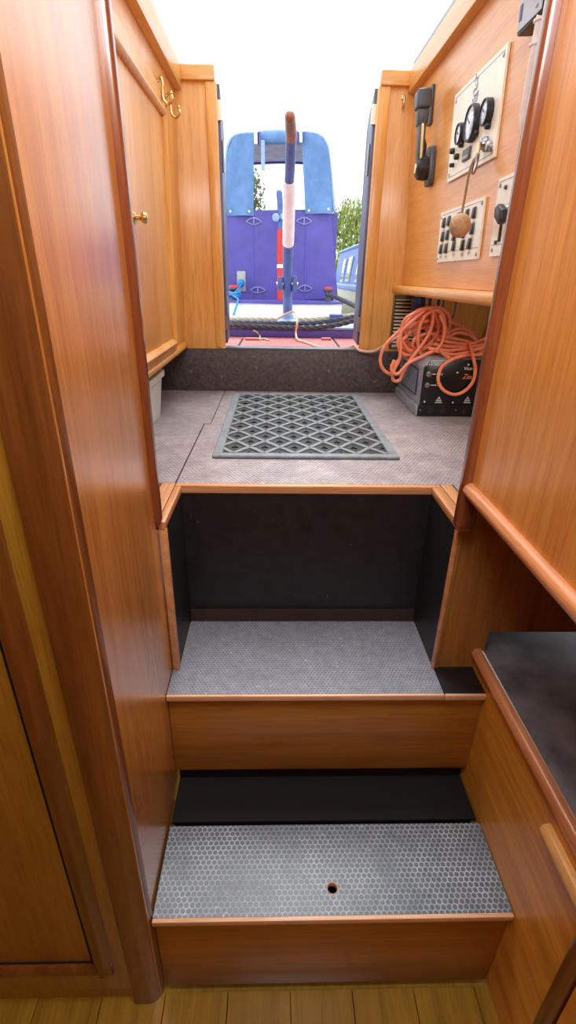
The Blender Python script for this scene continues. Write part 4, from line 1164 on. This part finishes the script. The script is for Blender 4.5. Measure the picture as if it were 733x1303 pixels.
for u0_, v0_, w_ in ((439,345,.10),(446.5,343,.13),(459.5,342,.13)):
    c_ = at(u0_, v0_, x=xs-.02)
    zc0, zc1 = c_.z-.115, c_.z+.12
    def sp(y_, z__, o_): return V((sx_(z__)-o_, y_, z__))
    f_ = MB().prism([sp(c_.y-w_, zc0, 0), sp(c_.y+w_, zc0, 0), sp(c_.y+w_, zc1, 0), sp(c_.y-w_, zc1, 0)], (-.012,0,0)).build('window', CREAMB, t, bevel=.003)
    i_ = .025
    MB().prism([sp(c_.y-w_+i_, zc0+.03, .0122), sp(c_.y+w_-i_, zc0+.03, .0122), sp(c_.y+w_-i_, zc1-.03, .0122), sp(c_.y-w_+i_, zc1-.03, .0122)], (-.003,0,0)).build('pane', GLASS, f_)
# ------------------------------------------------------------------ trees, bank, water
def tree(name, label, base, hgt, rad, mat, n, droop=True, seed=1, cat='tree', nl=9):
    rnd = random.Random(seed)
    t_ = thing(name, label, cat, base)
    bx, by, bz_ = base
    tk = MB(); tk.tube(spline([(bx,by,bz_),(bx+.05,by,bz_+hgt*.3),(bx-.03,by,bz_+hgt*.75)], 6), [.12-.09*i/12 for i in range(13)], 10)
    for k in range(7):
        q = 2*PI*k/7; z__ = bz_+hgt*(.3+.06*k)
        tk.tube(spline([(bx,by,z__),(bx+rad*.4*math.cos(q),by+rad*.4*math.sin(q),z__+hgt*.12),(bx+rad*.7*math.cos(q),by+rad*.7*math.sin(q),z__+hgt*.18)], 4), .03, 6)
    tk.build('trunk', BARK, t_)
    lf_ = MB()
    for k in range(n):
        q = rnd.uniform(0, 2*PI); g_ = rnd.random()
        zz = hgt*(.12+.86*g_)
        env = rad*math.sqrt(max(0, 1-((g_-.35)/.68)**2)) if g_ > .35 else rad*(.75+.25*g_/.35)
        env *= .78+.32*noise.noise(V((math.cos(q)*1.7+seed, math.sin(q)*1.7, g_*3.5)))+.12
        rr = env*math.sqrt(rnd.uniform(.25, 1))
        p_ = V((bx+rr*math.cos(q), by+rr*math.sin(q), bz_+zz))
        L_ = rnd.uniform(.25,.6) if droop else .12
        sway = V((rnd.uniform(-.08,.08)+.10*math.cos(q), rnd.uniform(-.08,.08)+.10*math.sin(q), 0))
        for i in range(nl if droop else 5):
            f_ = i/nl
            c_ = p_+sway*f_*1.5+V((0,0,-L_*f_)) if droop else p_+V((rnd.uniform(-.12,.12),rnd.uniform(-.12,.12),rnd.uniform(-.12,.12)))
            a_ = rnd.uniform(0, 2*PI); d_ = V((math.cos(a_)*.35, math.sin(a_)*.35, -1 if droop else rnd.uniform(-1,.6))).normalized()
            s_ = V((-math.sin(a_), math.cos(a_), rnd.uniform(-.3,.3))).normalized()
            l_, w_ = (rnd.uniform(.05,.085), rnd.uniform(.009,.016)) if droop else (.07,.03)
            lf_.add([c_, c_+d_*l_*.5+s_*w_, c_+d_*l_, c_+d_*l_*.5-s_*w_], [(0,1,2,3)])
    lf_.build('foliage', mat, t_, smooth=False)
    return t_
pw = at(450, 250, y=11.5)
tree('willow_tree', 'bushy yellow green willow standing right of the violet boat', (pw.x+.12, 11.5, .50), pw.z-.50+.05, .95, LEAF, 1700, True, 3)
pw2 = at(326, 222, y=10.5)
tree('distant_tree', 'slim grey green tree seen through the hood opening of the violet boat', (pw2.x-.10, 10.5, .50), pw2.z-.5, .26, LEAF2, 300, False, 5)
struct(MB().box(-60, 60, 9.4, 80, .2, .50).build('ground', GRASS))
struct(MB().box(-60, 60, 3.2, 9.4, .24, .34).build('water', WATER))
hd_ = MB(); rnd = random.Random(9)
for k in range(9000):
    x_ = rnd.uniform(-2.5, 6); y_ = rnd.uniform(12.6, 13.6); z__ = rnd.uniform(.5, 1.5+.35*noise.noise(V((x_*1.1, 0, 2))))
    a_ = rnd.uniform(0, 6.28); d_ = V((math.cos(a_), math.sin(a_)*.5, rnd.uniform(-.6,.9))).normalized(); s_ = d_.orthogonal().normalized()
    c_ = V((x_, y_, z__)); hd_.add([c_, c_+d_*.05+s_*.03, c_+d_*.11, c_+d_*.05-s_*.03], [(0,1,2,3)])
tag(hd_.build('hedge', leafmat('hedge_leaf', (52,84,36), (120,150,70)), smooth=False), 'low green hedge along the far bank behind the willow', 'hedge')

# ------------------------------------------------------------------ light
wd = bpy.data.worlds.new('overcast'); bpy.context.scene.world = wd; wd.use_nodes = True
nt = wd.node_tree; bg = nt.nodes['Background']
tc = nt.nodes.new('ShaderNodeTexCoord')
n1 = noise_t(nt, tc.outputs['Generated'], 2.2, 4, .5)
col = ramp(nt, n1, [(.35, lin((226,236,250))), (.62, lin((252,252,254)))])
nt.links.new(col, bg.inputs[0]); bg.inputs[1].default_value = 2.1
def area(name, loc, rot, sx, sy, e, col):
    d = bpy.data.lights.new(name, 'AREA'); d.shape = 'RECTANGLE'; d.size = sx; d.size_y = sy; d.energy = e; d.color = col
    o = bpy.data.objects.new(name, d); C.objects.link(o); o.location = loc; o.rotation_euler = rot; return o
area('cabin_fill', (.05, -.6, 1.77), (0,0,0), .7, 1.0, 5.5, (1,.80,.54))  # added warm fill for risers and floor, not a real fitting
area('hatchway_fill', (.06, .25, 1.74), (math.radians(40),0,0), .5, .3, 10, (.93,.96,1))  # added fill aimed into the cockpit, no lamp hangs here
area('ledge_fill', (.52, 1.15, 1.14), (math.radians(38),0,0), .16, .1, 1.0, (1,.93,.84))  # added fill to brighten the planked recess, no fitting under the ledge
sd0 = bpy.data.lights.new('hazy_sun', 'SUN'); sd0.energy = 3.8; sd0.angle = math.radians(40); sd0.color = (.95,.98,1)
so0 = bpy.data.objects.new('hazy_sun', sd0); C.objects.link(so0)
so0.rotation_euler = (math.radians(-20), 0, 0)
sc = bpy.context.scene
sc.view_settings.view_transform = 'Standard'; sc.view_settings.look = 'None'; sc.view_settings.exposure = 0
sc.cycles.max_bounces = 10; sc.cycles.diffuse_bounces = 6
